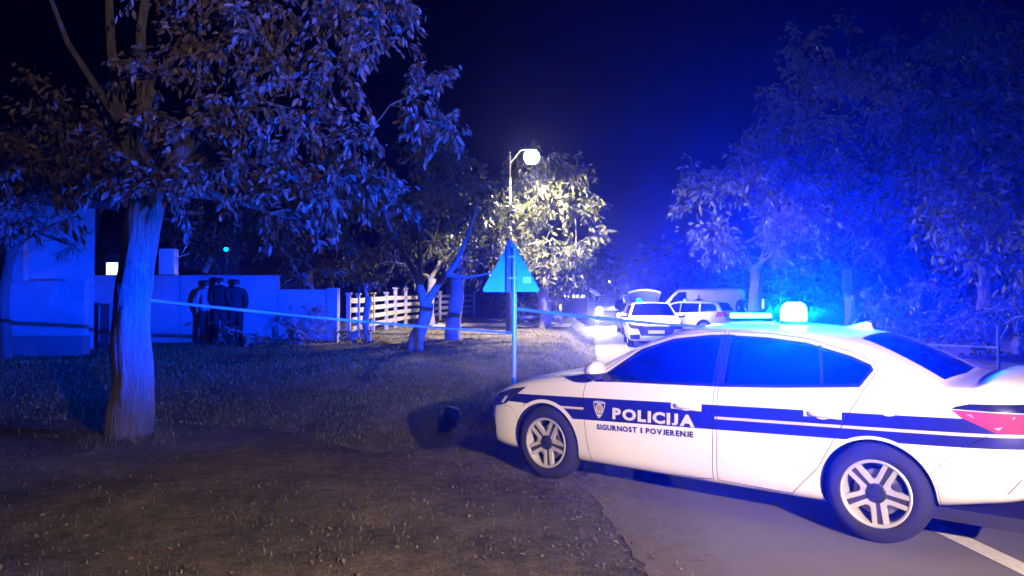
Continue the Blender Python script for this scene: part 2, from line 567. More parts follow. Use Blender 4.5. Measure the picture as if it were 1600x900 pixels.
def strip(name, y0, y1, step, xa, xb, n, lift, mat, ragged=0.0):
    ys = [y0]
    while ys[-1] < y1:
        ys.append(ys[-1] + step * (1 if ys[-1] < 16 else 6))
    V = []; F = []
    for j, y in enumerate(ys):
        a = xa(y); b = xb(y)
        if ragged:
            a += ragged * (noise.noise((y * 1.7, 0, 0)) + 0.7 * noise.noise((y * 6.1, 5, 0)) + 0.5 * noise.noise((y * 17, 9, 0)))
        for k in range(n + 1):
            x = a + (b - a) * k / n
            V.append((x, y, ground_z(max(x, road_edge(y)), y) + lift))
    for j in range(len(ys) - 1):
        for k in range(n):
            p = j * (n + 1) + k
            F.append((p, p + 1, p + n + 2, p + n + 1))
    me = np_mesh(name, V, F)
    return tag(obj(name, me, mat), kind='structure')

strip('road', -30, 150, 0.07, lambda y: road_edge(y), lambda y: road_edge(y) + 7.1, 24, 0.003, M['asphalt'], 0.10)
strip('road_line', -20, 140, 0.1, lambda y: road_edge(y) + 2.16, lambda y: road_edge(y) + 2.31, 1, 0.008, M['line'])
# pale drive crossing the lawn
def drive():
    V = []; F = []
    ys = np.linspace(27.6, 30.2, 7)
    for y in ys:
        for k in range(25):
            x = -3.0 + (road_edge(y) - 0.95 + 3.0) * k / 24
            V.append((x, y, ground_z(x, y) + 0.035))
    for j in range(6):
        for k in range(24):
            p = j * 25 + k
            F.append((p, p + 1, p + 26, p + 25))
    tag(obj('driveway', np_mesh('driveway', V, F), M['concrete']), kind='structure')
drive()

def blades(name, n, region, hmin, hmax, width, mat, mask=None):
    """many short grass blades, one triangle pair each, in one mesh"""
    xs = []; 
    out = []
    tries = 0
    while len(out) < n and tries < n * 4:
        tries += 1
        x, y = region()
        if x > road_edge(y) - 0.04: continue
        if mask and not mask(x, y): continue
        out.append((x, y))
    P = np.array([(x, y, ground_z(x, y)) for x, y in out])
    k = len(P)
    a = rng.uniform(0, 2 * np.pi, k); h = rng.uniform(hmin, hmax, k) * rng.uniform(.6, 1.2, k); w = width * rng.uniform(.6, 1.3, k)
    lean = rng.uniform(.1, .9, k); la = rng.uniform(0, 2 * np.pi, k)
    side = np.stack([np.cos(a), np.sin(a), np.zeros(k)], 1)
    ld = np.stack([np.cos(la), np.sin(la), np.zeros(k)], 1)
    up = np.array([0, 0, 1.0])
    v0 = P - side * w[:, None] - up * .01; v1 = P + side * w[:, None] - up * .01
    m = P + up * (h * .6)[:, None] + ld * (h * lean * .3)[:, None]
    v2 = m + side * (w * .7)[:, None]; v3 = m - side * (w * .7)[:, None]
    v4 = P + up * (h * (1 - .25 * lean))[:, None] + ld * (h * lean)[:, None]
    V = np.stack([v0, v1, v2, v3, v4], 1).reshape(-1, 3)
    b = np.arange(k)[:, None] * 5
    F = np.concatenate([b + np.array([[0, 1, 2]]), b + np.array([[0, 2, 3]]), b + np.array([[3, 2, 4]])], 1).reshape(-1, 3)
    return tag(obj(name, np_mesh(name, V, F), mat), kind='stuff')

M['grass'] = leaf_mat('grass_blades', (0.045, 0.05, 0.028), (0.085, 0.078, 0.05), (0.13, 0.11, 0.075), 0.25)
M['grass_lawn'] = leaf_mat('lawn_blades', (0.07, 0.095, 0.03), (0.12, 0.14, 0.05), (0.20, 0.19, 0.08), 0.25)
def near_region():
    y = 2.8 + 11.5 * random.random() ** 1.5
    return random.uniform(-0.75 * y - 0.6, min(road_edge(y), 0.35 * y)), y
def near_mask(x, y):
    d = noise.noise((x * 0.9, y * 0.9, 11)) + 0.5 * noise.noise((x * 3.1, y * 3.1, 4))
    return d + 0.10 - 0.5 * smooth((x + 0.9) / 1.4) > random.uniform(-.4, .5)
tag(blades('grass', 9000, near_region, .012, .032, .0032, M['grass'], near_mask), None)
def root_region():
    a = random.uniform(0, 6.283); r = .22 + abs(random.gauss(0, .16))
    return -4.32 + r * math.cos(a), 8.35 + r * math.sin(a)
blades('root_grass', 1500, root_region, .03, .10, .0035, M['grass'])
def lawn_region():
    y = 11.6 + 26 * random.random() ** 1.6 - abs(random.gauss(0, .9))
    return random.uniform(-0.95 * y, road_edge(y)), y
blades('lawn_grass', 75000, lawn_region, .03, .075, .006, M['grass_lawn'], lambda x, y: noise.noise((x * .8, y * .8, 2)) > random.uniform(-.7, .25))

# fallen leaves and grit lying on the verge
def litter(name, n, size, mat, region, lift=.012):
    P = []
    for _ in range(n):
        x, y = region()
        if x > road_edge(y) + 0.5: continue
        P.append((x, y, ground_z(x, y) + lift))
    P = np.array(P); k = len(P)
    a = rng.uniform(0, 6.28, k); s = size * rng.uniform(.5, 1.4, k)
    tl = rng.normal(0, .35, (k, 2))
    u = np.stack([np.cos(a), np.sin(a), tl[:, 0]], 1) * s[:, None]; w = np.stack([-np.sin(a), np.cos(a), tl[:, 1]], 1) * (s * .55)[:, None]
    up = np.zeros((k, 3)); up[:, 2] = s * .25
    V = np.stack([P - u, P + w * .9 + up, P + u, P - w * .9 + up, P], 1).reshape(-1, 3)
    b = np.arange(k)[:, None] * 5
    F = np.concatenate([b + np.array([[0, 4, 1]]), b + np.array([[1, 4, 2]]), b + np.array([[0, 3, 4]]), b + np.array([[3, 2, 4]])], 1).reshape(-1, 3)
    return tag(obj(name, np_mesh(name, V, F), mat), kind='stuff')
M['litter'] = leaf_mat('dry_leaf_litter', (0.05, 0.035, 0.024), (0.10, 0.072, 0.048), (0.19, 0.14, 0.09), 0.1)
def litter_region():
    y = 2.8 + 8.5 * random.random() ** 1.4
    return random.uniform(-0.75 * y, road_edge(y) + .25), y
litter('fallen_leaves', 1300, .020, M['litter'], litter_region)
litter('gravel', 5000, .010, plain('grit', (0.11, 0.095, 0.08), 0.95, var=.4), lambda: (lambda y: (road_edge(y) + random.gauss(-.1, .34), y))(2.8 + 7 * random.random()), .006)

# ------------------------------------------------------------------ house, walls, fence
def group_parts(name, label, cat, loc=(0, 0, 0), group=None):
    return tag(empty(name, loc), label, cat, group)

# house with a porch at the far left
h = group_parts('house', 'pale plastered house with dark window behind the porch wall at the left edge', 'house', (-10, 17.5, 0.45))
h.rotation_euler = (0, 0, R(32))
def hp(): return MB()
ox, oy, oz = -10, 17.5, .45
def at_h(x, y, z): return (x - ox, y - oy, z - oz)
w = hp()
w.box(at_h(-11.0, 17.6, 2.1), (2.2, .2, 3.4)); w.box(at_h(-15.3, 17.6, .9), (2.9, .2, 1.0)); w.box(at_h(-12.95, 17.6, .9), (1.7, .2, 1.0))
w.box(at_h(-12.95, 17.6, 3.35), (1.7, .2, .9)); w.box(at_h(-15.3, 17.6, 2.1), (2.9, .2, 3.39)); w.box(at_h(-10.0, 20.6, 2.1), (.2, 5.8, 3.4)); w.box(at_h(-13.4, 23.5, 2.1), (6.6, .2, 3.4))
w.build('wall', M['plaster'], h)
fr = hp()
for a, b in (((-12.95, 17.62, 2.88), (1.7, .12, .06)), ((-12.95, 17.62, 1.43), (1.7, .12, .06)), ((-13.77, 17.62, 2.15), (.06, .12, 1.4)), ((-12.13, 17.62, 2.15), (.06, .12, 1.4)), ((-12.95, 17.62, 2.15), (.05, .12, 1.4))):
    fr.box(at_h(*a), b)
wf = fr.build('window', M['timber'], h)
hp().box(at_h(-12.95, 17.64, 2.15), (1.58, .02, 1.36)).build('pane', glass_mat('window_glass', (.2, .2, .22)), wf)
hp().box(at_h(-12.95, 19.6, 2.1), (2.4, .1, 2.6)).build('curtain', M['timber'], h)
rf = hp(); rf.prism([(17.0 - oy, 3.75 - oz), (20.6 - oy, 5.6 - oz), (24.1 - oy, 3.75 - oz), (24.1 - oy, 3.9 - oz), (20.6 - oy, 5.78 - oz), (17.0 - oy, 3.92 - oz)], -6.8, .5, 'yz')
rfo = rf.build('roof', M['roof_tile'], h)
cols = hp()
for k in range(28):
    cols.tube([(-6.7 + k * .26, 17.0 - oy - .02, 3.93 - oz), (-6.7 + k * .26, 20.6 - oy, 5.80 - oz)], .035, n=5)
tag(cols.build('tile_course', M['roof_tile'], rfo), kind='stuff')
p = tag(empty('porch_wall', (-11, 16, .45)), 'low pale porch wall with dark plinth and a slim pillar at the left edge', 'wall')
def at_p(x, y, z): return (x + 11, y - 16, z - .45)
hp().box(at_p(-12.0, 16, 1.42), (5.6, .18, 1.13)).build('panel', M['plaster'], p)
hp().box(at_p(-12.0, 15.98, .62), (5.64, .26, .48)).build('plinth', M['plaster_dark'], p)
hp().box(at_p(-12.0, 16, 2.01), (5.7, .28, .06)).build('coping', M['plaster'], p)
hp().box(at_p(-10.62, 16.02, 2.62), (.17, .17, 1.16), taper=.6).build('pillar', M['plaster'], p)

# garden wall
g = tag(empty('garden_wall', (-8, 19.9, .45)), 'long pale plastered garden wall behind the standing people', 'wall')
def at_g(x, y, z): return (x + 8, y - 19.9, z - .45)
for (xa, xb, top) in ((-11.3, -8.9, 2.24), (-8.88, -6.28, 2.24), (-6.26, -4.95, 1.86)):
    hp().box(at_g((xa + xb) / 2, 19.9, (top + .2) / 2), (xb - xa, .20, top - .2)).build('panel', M['plaster'], g)
    hp().box(at_g((xa + xb) / 2, 19.9, top + .03), (xb - xa, .30, .06)).build('coping', M['plaster'], g)
for x, top in ((-11.45, 2.4), (-4.80, 1.96)):
    hp().box(at_g(x, 19.88, (top + .2) / 2), (.28, .30, top - .2)).build('pillar', M['plaster'], g)

for k, (x, y) in enumerate(((-10.02, 18.2), (-9.70, 18.25))):
    o = hp().box((0, 0, .5), (.15, .13, 1.08)).box((0, 0, 1.06), (.19, .17, .05)).build('gate_post', M['timber'])
    o.location = (x, y, ground_z(x, y) - .02)
    tag(o, ['dark upright post left of the big trunk, further from the trunk', 'dark upright post close beside the big trunk'][k], 'post', 'dark posts by the garden wall')

# white slatted fence receding from the wall
f = tag(empty('picket_fence', (-4.5, 21, .5)), 'white wooden fence with level slats and capped posts behind the forked tree', 'fence')
fp = [(-4.55, 20.6), (-4.50, 21.6), (-4.62, 24.6), (-4.45, 26.2), (-4.35, 27.6), (-4.25, 29.6), (-3.5, 32.0), (-3.30, 34.0), (-2.7, 36.5), (-2.0, 39)]
fz = [ground_z(x, y) for x, y in fp]
for k, ((x, y), z) in enumerate(zip(fp, fz)):
    tall = k in (4, 5, 6)
    o = hp().box((0, 0, .66 + .08 * tall), (.11, .11, 1.32 + .16 * tall)).box((0, 0, 1.34 + .16 * tall), (.17, .17, .05)).build('post', M['white_wood'], f)
    o.location = Vector((x, y, z - .05)) - f.location
for k in range(len(fp) - 1):
    (xa, ya), (xb, yb) = fp[k], fp[k + 1]
    d = math.hypot(xb - xa, yb - ya) - .12
    slat_me = None
    for j in range(4):
        zc = .28 + j * .27
        mb = MB().box((0, 0, 0), (d, .028, .145))
        if slat_me is None: slat_me = mb.mesh('slat')
        o = obj('slat', slat_me, M['white_wood'] if not len(slat_me.materials) else None, f)
        o.location = Vector(((xa + xb) / 2, (ya + yb) / 2, (fz[k] + fz[k + 1]) / 2 + zc + random.uniform(-.01, .01))) - f.location
        o.rotation_euler = (0, -math.atan2(fz[k + 1] - fz[k], d), math.atan2(yb - ya, xb - xa))

# dark house behind the garden wall, with a lit window and a blue glowing dot
h2 = tag(empty('timber_house', (-13, 31, .6)), 'dark timber house with a small lit window behind the garden wall', 'house')
def at2(x, y, z): return (x + 13, y - 31, z - .6)
hp().box(at2(-12.8, 34, 2.0), (9.4, 6, 3.0)).build('wall', M['timber'], h2)
hp().prism([(30.3 - 31, 3.4 - .6), (34 - 31, 5.5 - .6), (37.7 - 31, 3.4 - .6), (37.7 - 31, 3.58 - .6), (34 - 31, 5.7 - .6), (30.3 - 31, 3.58 - .6)], -5, 5.2, 'yz').build('roof', M['roof_tile'], h2)
wn_ = MB()
for a, b in (((-16.74, 30.97, 3.28), (.62, .08, .07)), ((-16.74, 30.97, 2.70), (.62, .08, .07)), ((-17.02, 30.97, 2.99), (.07, .08, .52)), ((-16.46, 30.97, 2.99), (.07, .08, .52))):
    wn_.box(at2(*a), b)
wo = wn_.build('window', M['timber'], h2)
hp().box(at2(-16.74, 30.96, 2.99), (.49, .04, .52)).build('lit_pane', emit('lit_window', (0.80, 1.0, 0.92), 3.0), wo)
lp = tag(empty('blue_dot', (-7.80, 20.15, .5)), 'tiny blue glowing dot on an added thin pole above the garden wall', 'lamp')  # glowing ball for a bright blue dot; its pole is added
MB().tube([(0, 0, -.1), (0, 0, 2.46)], .018, n=6).build('pole', M['timber'], lp)
MB().lathe([(0, -.06), (.05, -.045), (.065, 0), (.05, .045), (0, .06)], (0, 0, 2.52), n=14, cap=False).build('glow_ball', emit('blue_dot_glow', (0.0, 0.25, 1.0), 6.0), lp)

cb = tag(empty('meter_cabinet', (-9.85, 21.2, .5)), 'pale grey cabinet with a thin arm showing above the garden wall', 'cabinet')
MB().box((0, 0, 2.18), (.44, .30, .86)).build('case', plain('cabinet_grey', (.5, .5, .5), .5), cb, bevel=.015)
MB().box((0, 0, .75), (.22, .2, 1.5)).build('stand', M['concrete'], cb)
MB().tube([(.22, 0, 2.35), (.60, -.02, 2.48)], .018, n=6).build('arm', M['grey_metal'], cb)

# low pale gabled garage on the far side of the drive
gb = tag(empty('garage', (3.0, 40, .8)), 'small pale garage with low gable roof right of the lit tree', 'garage')
MB().box((0.05, 2, .55), (2.9, 4, 1.3)).build('wall', M['plaster'], gb)
MB().prism([(-1.8, 1.15), (0.0, 2.05), (1.75, 1.15), (1.75, 1.27), (0, 2.19), (-1.8, 1.27)], -.3, 4.4, 'xz').build('roof', plain('pale_roof_sheet', (.5, .5, .52), .5), gb)
MB().prism([(-1.4, 1.2), (0, 1.95), (1.5, 1.2)], -.02, .1, 'xz').build('gable', M['plaster'], gb)
MB().box((.35, -.06, 1.12), (1.1, .06, .11)).build('strip_light', emit('strip_light', (1.0, .93, 1.0), 5.0), gb)
MB().box((.3, -.03, .45), (1.5, .05, 1.05)).build('door', M['timber'], gb)

# rail and post beside the drive
b_ = tag(empty('drive_rail', (1.9, 29, ground_z(1.9, 29))), 'short white post with a low rail beside the pale drive', 'railing')
MB().box((0, 0, .42), (.09, .09, .86)).build('post', M['white_wood'], b_)
MB().box((-.85, .1, .34), (1.7, .06, .10)).build('rail', M['white_wood'], b_)
MB().box((-1.7, .1, .2), (.08, .08, .5)).build('post', M['white_wood'], b_)
# ------------------------------------------------------------------ trees
def leaves_mesh(name, C, D, Ln, Wd, mat, parent=None):
    """folded, drooping leaf blades: C base points, D directions"""
    C = np.asarray(C); D = np.asarray(D); k = len(C)
    D = D / (np.linalg.norm(D, axis=1, keepdims=True) + 1e-9)
    rnd = rng.normal(size=(k, 3))
    S = np.cross(D, rnd); S /= (np.linalg.norm(S, axis=1, keepdims=True) + 1e-9)
    Nn = np.cross(S, D)
    Ln = Ln[:, None]; Wd = Wd[:, None]
    down = np.array([0, 0, -1.0])
    mid = C + D * Ln * .48 - Nn * Wd * .22
    l = C + D * Ln * .42 + S * Wd * .5; r = C + D * Ln * .42 - S * Wd * .5
    l2 = C + D * Ln * .72 + S * Wd * .36 + down * Ln * .05; r2 = C + D * Ln * .72 - S * Wd * .36 + down * Ln * .05
    tip = C + D * Ln + down * Ln * .14
    V = np.stack([C, l, l2, tip, r2, r, mid], 1).reshape(-1, 3)
    b = np.arange(k)[:, None] * 7
    T = [(0, 6, 1), (1, 6, 2), (2, 6, 3), (0, 5, 6), (5, 4, 6), (4, 3, 6)]
    F = np.concatenate([b + np.array([t]) for t in T], 1).reshape(-1, 3)
    me = np_mesh(name, V, F)
    return obj(name, me, mat, parent)

def make_tree(name, label, base, fork, trunk_r, clumps, leaf, dens, leafmat, bark, lean=(0, 0), group=None, limbs=(), droop=.5, single=0, cat='tree', twigs=True, narrow=.42, forks=True):
    """trunk, limbs that grow from the trunk out to the clumps, twigs and leaves"""
    bx, by = base
    bz = ground_z(bx, by)
    root = tag(empty(name, (bx, by, bz)), label, cat, group)
    O = Vector((bx, by, bz))
    F = Vector(fork)
    tp = []; tr = []
    n = 40 if trunk_r > .19 else 14
    for i in range(n + 1):
        t = i / n
        p = Vector((0, 0, -.15)).lerp(F - O, t) if i == 0 else (Vector((0, 0, 0)).lerp(F - O, t))
        p.x += .05 * math.sin(t * 5 + bx) * min(1, t * 3); p.y += .04 * math.sin(t * 4 + by)
        tp.append(p); tr.append(trunk_r * (1.0 + .26 * (1 - t) ** 4 - .10 * t))
    tm = MB().tube(tp, tr, n=44 if trunk_r > .19 else 18, jit=.13, ridge=.075 if trunk_r > .19 else 0)
    tm.build('trunk', bark, root, 60)
    nodes = [(F - O, trunk_r * .7)]
    lm = MB()
    for (pts, r0, r1) in limbs:
        pts = [Vector(q) - O for q in pts]
        rr = [r0 + (r1 - r0) * i / (len(pts) - 1) for i in range(len(pts))]
        lm.tube(pts, rr, n=9, jit=.1)
        nodes += [(q, r * .8) for q, r in zip(pts[1:], rr[1:])]
    tw = MB()
    C = []; D = []
    order = sorted(clumps, key=lambda c: (Vector(c[:3]) - F).length)
    for (cx, cy, cz, cr) in order:
        c = Vector((cx, cy, cz)) - O
        best = min(nodes, key=lambda q: (q[0] - c).length + .35 * (q[0] - (F - O)).length)
        a, r0 = best
        dist = (c - a).length
        m1 = a.lerp(c, .35) + Vector((0, 0, .10 * dist)) + Vector((random.gauss(0, .05), random.gauss(0, .05), 0)) * dist
        m2 = a.lerp(c, .7) + Vector((0, 0, .08 * dist)) + Vector((random.gauss(0, .05), random.gauss(0, .05), 0)) * dist
        r1 = max(.010, min(r0 * .55, .02 + .02 * cr))
        lm.tube([a, m1, m2, c], [max(r1, r0 * .75), max(r1, r0 * .6), r1 * 1.2, r1], n=7, jit=.08)
        nodes += [(m1, r0 * .65), (m2, r1 * 1.2), (c, r1)]
        nt_ = max(5, int(11 * min(1.6, cr / .5)))
        nl = int(dens * cr * cr)
        per = max(2, nl // nt_)
        for _ in range(nt_):
            d = Vector((random.gauss(0, 1), random.gauss(0, 1), random.gauss(0, .75))).normalized()
            tl = cr * random.uniform(.55, 1.25)
            s = c + d * cr * random.uniform(0, .3)
            e1 = s + d * tl * .5 + Vector((0, 0, .05 * tl)); e2 = s + d * tl + Vector((0, 0, -droop * .35 * tl))
            if twigs: tw.tube([s, e1, e2], [r1 * .5, r1 * .35, .003], n=4, cap=False)
            for _k in range(per):
                t = random.random() ** .7
                q = (s.lerp(e1, t * 2) if t < .5 else e1.lerp(e2, t * 2 - 1)) + Vector((random.gauss(0, .05), random.gauss(0, .05), random.gauss(0, .05))) * cr * 1.6
                dd = d * .5 + Vector((random.gauss(0, .6), random.gauss(0, .6), random.gauss(0, .45) - droop))
                C.append(q); D.append(dd)
    lm.build('limbs', bark, root, 60) if False else lm.build('limb', bark, root, 60)
    if twigs: tag(tw.build('twigs', bark, root), kind='stuff')
    C = np.array(C); D = np.array(D)
    Ln = leaf * rng.uniform(.65, 1.35, len(C)); Wd = Ln * narrow * rng.uniform(.8, 1.25, len(C))
    keep = np.ones(len(C), bool)
    if single:
        dcam = np.linalg.norm(C + np.array(O) - np.array([0, 0, EYE]), axis=1) + rng.uniform(0, .6, len(C))
        keep[np.argsort(dcam)[:single]] = False
    tag(leaves_mesh('crown', C[keep], D[keep], Ln[keep], Wd[keep], leafmat, root), kind='stuff')
    if single:
        proto = leaves_mesh('leaf', np.array([[0, 0, 0.]]), np.array([[0, 0, -1.]]), np.array([leaf * 1.1]), np.array([leaf * narrow * 1.1]), leafmat, root)
        idx = np.where(~keep)[0]
        for j, i in enumerate(idx):
            o = proto if j == 0 else proto.copy()
            if j: COL.objects.link(o)
            o.parent = root
            o.location = C[i]
            q = Vector(D[i]).to_track_quat('-Z', 'Y')
            o.rotation_euler = (q @ Matrix.Rotation(random.uniform(0, 6.28), 3, 'Z').to_quaternion()).to_euler()
            s = Ln[i] / leaf / 1.1; o.scale = (s, s, s)
    return root

def bark_mat(name, c1, c2, bump=.8):
    m, nt, b = new_mat(name)
    tc = N(nt, 'ShaderNodeTexCoord'); mp = N(nt, 'ShaderNodeMapping'); mp.inputs['Scale'].default_value = (16, 16, 1.8)
    L(nt, tc.outputs['Object'], mp.inputs[0])
    v = N(nt, 'ShaderNodeTexNoise', i_Scale=1.6, i_Detail=9.0, i_Roughness=.68, i_Distortion=.5); L(nt, mp.outputs[0], v.inputs['Vector'])
    pt = N(nt, 'ShaderNodeTexNoise', i_Scale=3.0, i_Detail=4.0); L(nt, tc.outputs['Object'], pt.inputs['Vector'])
    c = mixc(nt, v.outputs[0], c1, c2)
    c = mixc(nt, math_(nt, 'MULTIPLY', math_(nt, 'GREATER_THAN', pt.outputs[0], .66), .18), c, (.30, .30, .28))
    L(nt, c, b.inputs['Base Color']); b.inputs['Roughness'].default_value = .9
    bp = N(nt, 'ShaderNodeBump', i_Strength=bump, i_Distance=.09); L(nt, v.outputs[0], bp.inputs['Height']); L(nt, bp.outputs[0], b.inputs['Normal'])
    return m
M['bark'] = bark_mat('grey_fissured_bark', (.012, .010, .009), (.19, .165, .145), 1.0)
M['bark2'] = bark_mat('smooth_grey_bark', (.12, .11, .10), (.26, .24, .22), .4)
M['bark_dark'] = bark_mat('dark_bark', (.02, .018, .016), (.07, .062, .055), .6)
M['leaf_near'] = leaf_mat('autumn_leaves', (.070, .052, .050), (.105, .078, .075), (.21, .145, .125), .3)
M['leaf_mid'] = leaf_mat('green_leaves', (.038, .052, .024), (.065, .075, .036), (.12, .11, .055), .35)
M['leaf_dark'] = leaf_mat('dark_green_leaves', (.025, .035, .016), (.045, .055, .022), (.075, .08, .03), .3)

main_clumps = [(-5.46, 8.5, 3.21, 0.6), (-5.32, 9.0, 3.7, 0.8), (-4.31, 8.0, 2.91, 0.5), (-3.53, 7.4, 2.71, 0.42), (-3.1, 7.6, 2.8, 0.45), (-2.78, 8.0, 3.11, 0.55), (-2.36, 8.0, 2.77, 0.45), (-2.04, 8.4, 2.97, 0.45), (-1.68, 8.8, 2.96, 0.45), (-1.45, 9.0, 2.76, 0.32), (-1.84, 8.8, 3.5, 0.45), (-2.36, 8.5, 3.66, 0.5), (-2.92, 8.0, 3.67, 0.55), (-3.48, 8.0, 3.46, 0.55), (-4.09, 8.4, 4.15, 0.55), (-3.48, 8.5, 4.47, 0.6), (-2.71, 8.4, 4.37, 0.65), (-2.05, 8.4, 4.22, 0.55), (-1.57, 8.6, 4.66, 0.45), (-1.22, 8.8, 4.04, 0.4), (-0.92, 9.0, 4.3, 0.33), (-0.80, 9.0, 3.72, 0.32), (-1.13, 9.0, 3.78, 0.33), (-2.4, 8.6, 4.96, 0.6), (-3.15, 8.6, 5.04, 0.6), (-1.84, 8.8, 5.2, 0.6), (-1.45, 9.0, 5.2, 0.4), (-3.75, 8.6, 5.57, 0.8), (-2.63, 8.6, 5.79, .9), (-1.8, 8.6, 5.79, 0.8), (-5.22, 9.4, 3.3, 0.6), (-6.54, 9.8, 2.78, 0.45), (-2.83, 8.6, 2.6, 0.35), (-2.34, 9.0, 2.6, 0.35), (-4.6, 8.6, 3.4, .5), (-3.9, 9.2, 3.2, .5)]
make_tree('broadleaf_tree', 'big leafy tree with thick grey trunk standing on the rough verge', (-4.32, 8.35), (-4.15, 8.35, 2.75), .200, main_clumps, .095, 1500, M['leaf_near'], M['bark'],
          limbs=[(((-4.15, 8.35, 2.7), (-3.7, 8.3, 3.3), (-3.0, 8.3, 3.9), (-2.3, 8.5, 4.3)), .11, .04),
                 (((-4.15, 8.35, 2.7), (-4.5, 8.5, 3.6), (-4.75, 8.7, 4.6), (-4.95, 8.9, 6.4)), .10, .03),
                 (((-4.15, 8.35, 2.7), (-4.2, 8.4, 3.6), (-4.3, 8.5, 4.7), (-4.1, 8.6, 6.6)), .10, .03),
                 (((-4.15, 8.35, 2.7), (-4.7, 8.6, 3.1), (-5.4, 9.0, 3.5)), .07, .03),
                 (((-4.5, 8.5, 3.6), (-5.2, 8.6, 4.6), (-5.8, 8.8, 5.9)), .05, .015)], single=220, droop=.75)

def clump_ball(c, r, n, cr, squash=.8, seed=1, lo=-.9, vary=.0):
    rd = random.Random(seed); out = []
    while len(out) < n:
        d = Vector((rd.gauss(0, 1), rd.gauss(0, 1), rd.gauss(0, 1))).normalized() * (rd.uniform(.35, 1.0) ** .6 + vary * rd.uniform(-.25, .45))
        if d.z < lo: continue
        out.append((c[0] + d.x * r[0], c[1] + d.y * r[1], c[2] + d.z * r[2], cr * rd.uniform(.75 - vary * .6, 1.3 + vary * .3)))
    return out

# forked tree on the lawn
cl = clump_ball((-2.8, 17.9, 4.5), (2.1, 1.6, 1.2), 17, .62, seed=4)
make_tree('forked_tree', 'slender tree with trunk forking low, in front of the white fence', (-2.22, 17.1), (-2.0, 17.1, 1.55), .165, cl, .15, 330, M['leaf_dark'], M['bark2'],
          limbs=[(((-2.02, 17.1, 1.5), (-2.20, 17.1, 2.2), (-2.55, 17.2, 2.75), (-2.9, 17.3, 3.4), (-3.1, 17.5, 4.1)), .10, .02), (((-2.02, 17.1, 1.5), (-1.7, 17.1, 2.0), (-1.3, 17.1, 2.45), (-1.0, 17.2, 3.2), (-.8, 17.4, 3.9)), .10, .02),
                 (((-1.5, 17.1, 2.2), (-1.0, 17.0, 2.15), (-.45, 17.0, 2.25)), .05, .02), (((-2.1, 17.1, 2.0), (-2.15, 17.1, 2.8), (-2.2, 17.3, 3.7)), .06, .03)])
# second trunk on the lawn
cl = clump_ball((-.9, 21.3, 3.9), (1.7, 1.5, 1.5), 15, .65, seed=9)
make_tree('broadleaf_tree', 'straight-trunked tree on the lawn just left of the triangular sign', (-1.66, 21.0), (-1.58, 21.0, 2.6), .20, cl, .16, 300, M['leaf_dark'], M['bark2'])
# tree beside the street lamp
cl = clump_ball((1.15, 26.2, 4.2), (2.15, 1.5, 2.7), 46, .62, seed=3, lo=-.8) + [(2.9, 25.9, 5.0, .4), (3.05, 25.8, 4.0, .5), (2.7, 25.6, 3.2, .5), (1.9, 25.2, 3.0, .5), (1.4, 25.0, 3.2, .5), (.2, 26, 6.6, .6), (2.7, 26, 6.0, .35), (2.2, 25.4, 2.4, .45)]
make_tree('broadleaf_tree', 'bushy tree lit yellow by the street lamp above the white drive', (1.2, 26.8), (1.2, 26.8, 2.5), .19, cl, .19, 300, M['leaf_mid'], M['bark2'])
# small pale tree by the garden wall
cl = clump_ball((-4.0, 19.6, 2.55), (.75, .6, .6), 9, .38, seed=6)
make_tree('young_tree', 'small young tree between the garden wall end and the forked tree', (-3.78, 19.4), (-3.8, 19.4, 1.7), .09, cl, .12, 330, M['leaf_mid'], M['bark2'])
# trees behind the wall and the house
for k, (bx, by, c, r, n, lb) in enumerate((
        (-9.8, 23.5, (-9.6, 23.5, 4.6), (2.0, 1.3, 2.2), 22, 'dark tree rising behind the garden wall above the standing people'),
        (-6.6, 24.0, (-6.4, 24.0, 4.2), (2.2, 1.4, 2.3), 24, 'dark tree behind the garden wall at its lower right end'),
        (-3.2, 29.0, (-3.2, 29.0, 4.9), (2.3, 1.5, 2.6), 22, 'tall dark tree rising behind the far end of the white fence'))):
    make_tree('broadleaf_tree', lb, (bx, by), (bx, by, 2.5), .18, clump_ball(c, r, n, .75, seed=20 + k), .19, 230, M['leaf_dark'], M['bark2'], group='dark trees behind the garden wall')
# conifer in front of the left house
cl = []
for k in range(15):
    t = k / 14; a = k * 2.4
    cl.append((-10.2 + (1.15 - .55 * t) * math.cos(a) , 15.2 + .7 * math.sin(a), 2.75 + 2.6 * t, .42))
make_tree('conifer_tree', 'feathery dark conifer over the porch at the left edge', (-10.3, 15.1), (-10.3, 15.1, 2.6), .10, cl, .12, 520, M['leaf_dark'], M['bark'], droop=.3, narrow=.16)

# big trees right of the road
for k, (bx, by, c, r, n, cr, lb) in enumerate((
        (8.9, 27.0, (8.9, 26.6, 5.0), (2.6, 2.0, 2.6), 48, .72, 'leafy tree leaning over the parked cars on the right side of the road'),
        (12.8, 28.0, (12.6, 27.6, 7.2), (3.6, 2.5, 4.2), 62, .95, 'tall leafy tree behind the blue roof beacon, right of the road'),
        (16.6, 26.0, (16.6, 25.8, 7.2), (3.8, 2.6, 4.8), 62, 1.0, 'tallest dark tree at the right edge'),
        (14.2, 20.5, (14.4, 20.3, 4.6), (2.8, 2.2, 3.2), 40, .8, 'dark leafy tree low at the right edge in front of the tallest tree'))):
    make_tree('broadleaf_tree', lb, (bx, by), (bx, by, 2.8), .24, clump_ball(c, r, n, cr, seed=40 + k, lo=-.85, vary=.45), .22, 170, M['leaf_mid'] if k < 2 else M['leaf_dark'], M['bark_dark'], group='trees right of the road')

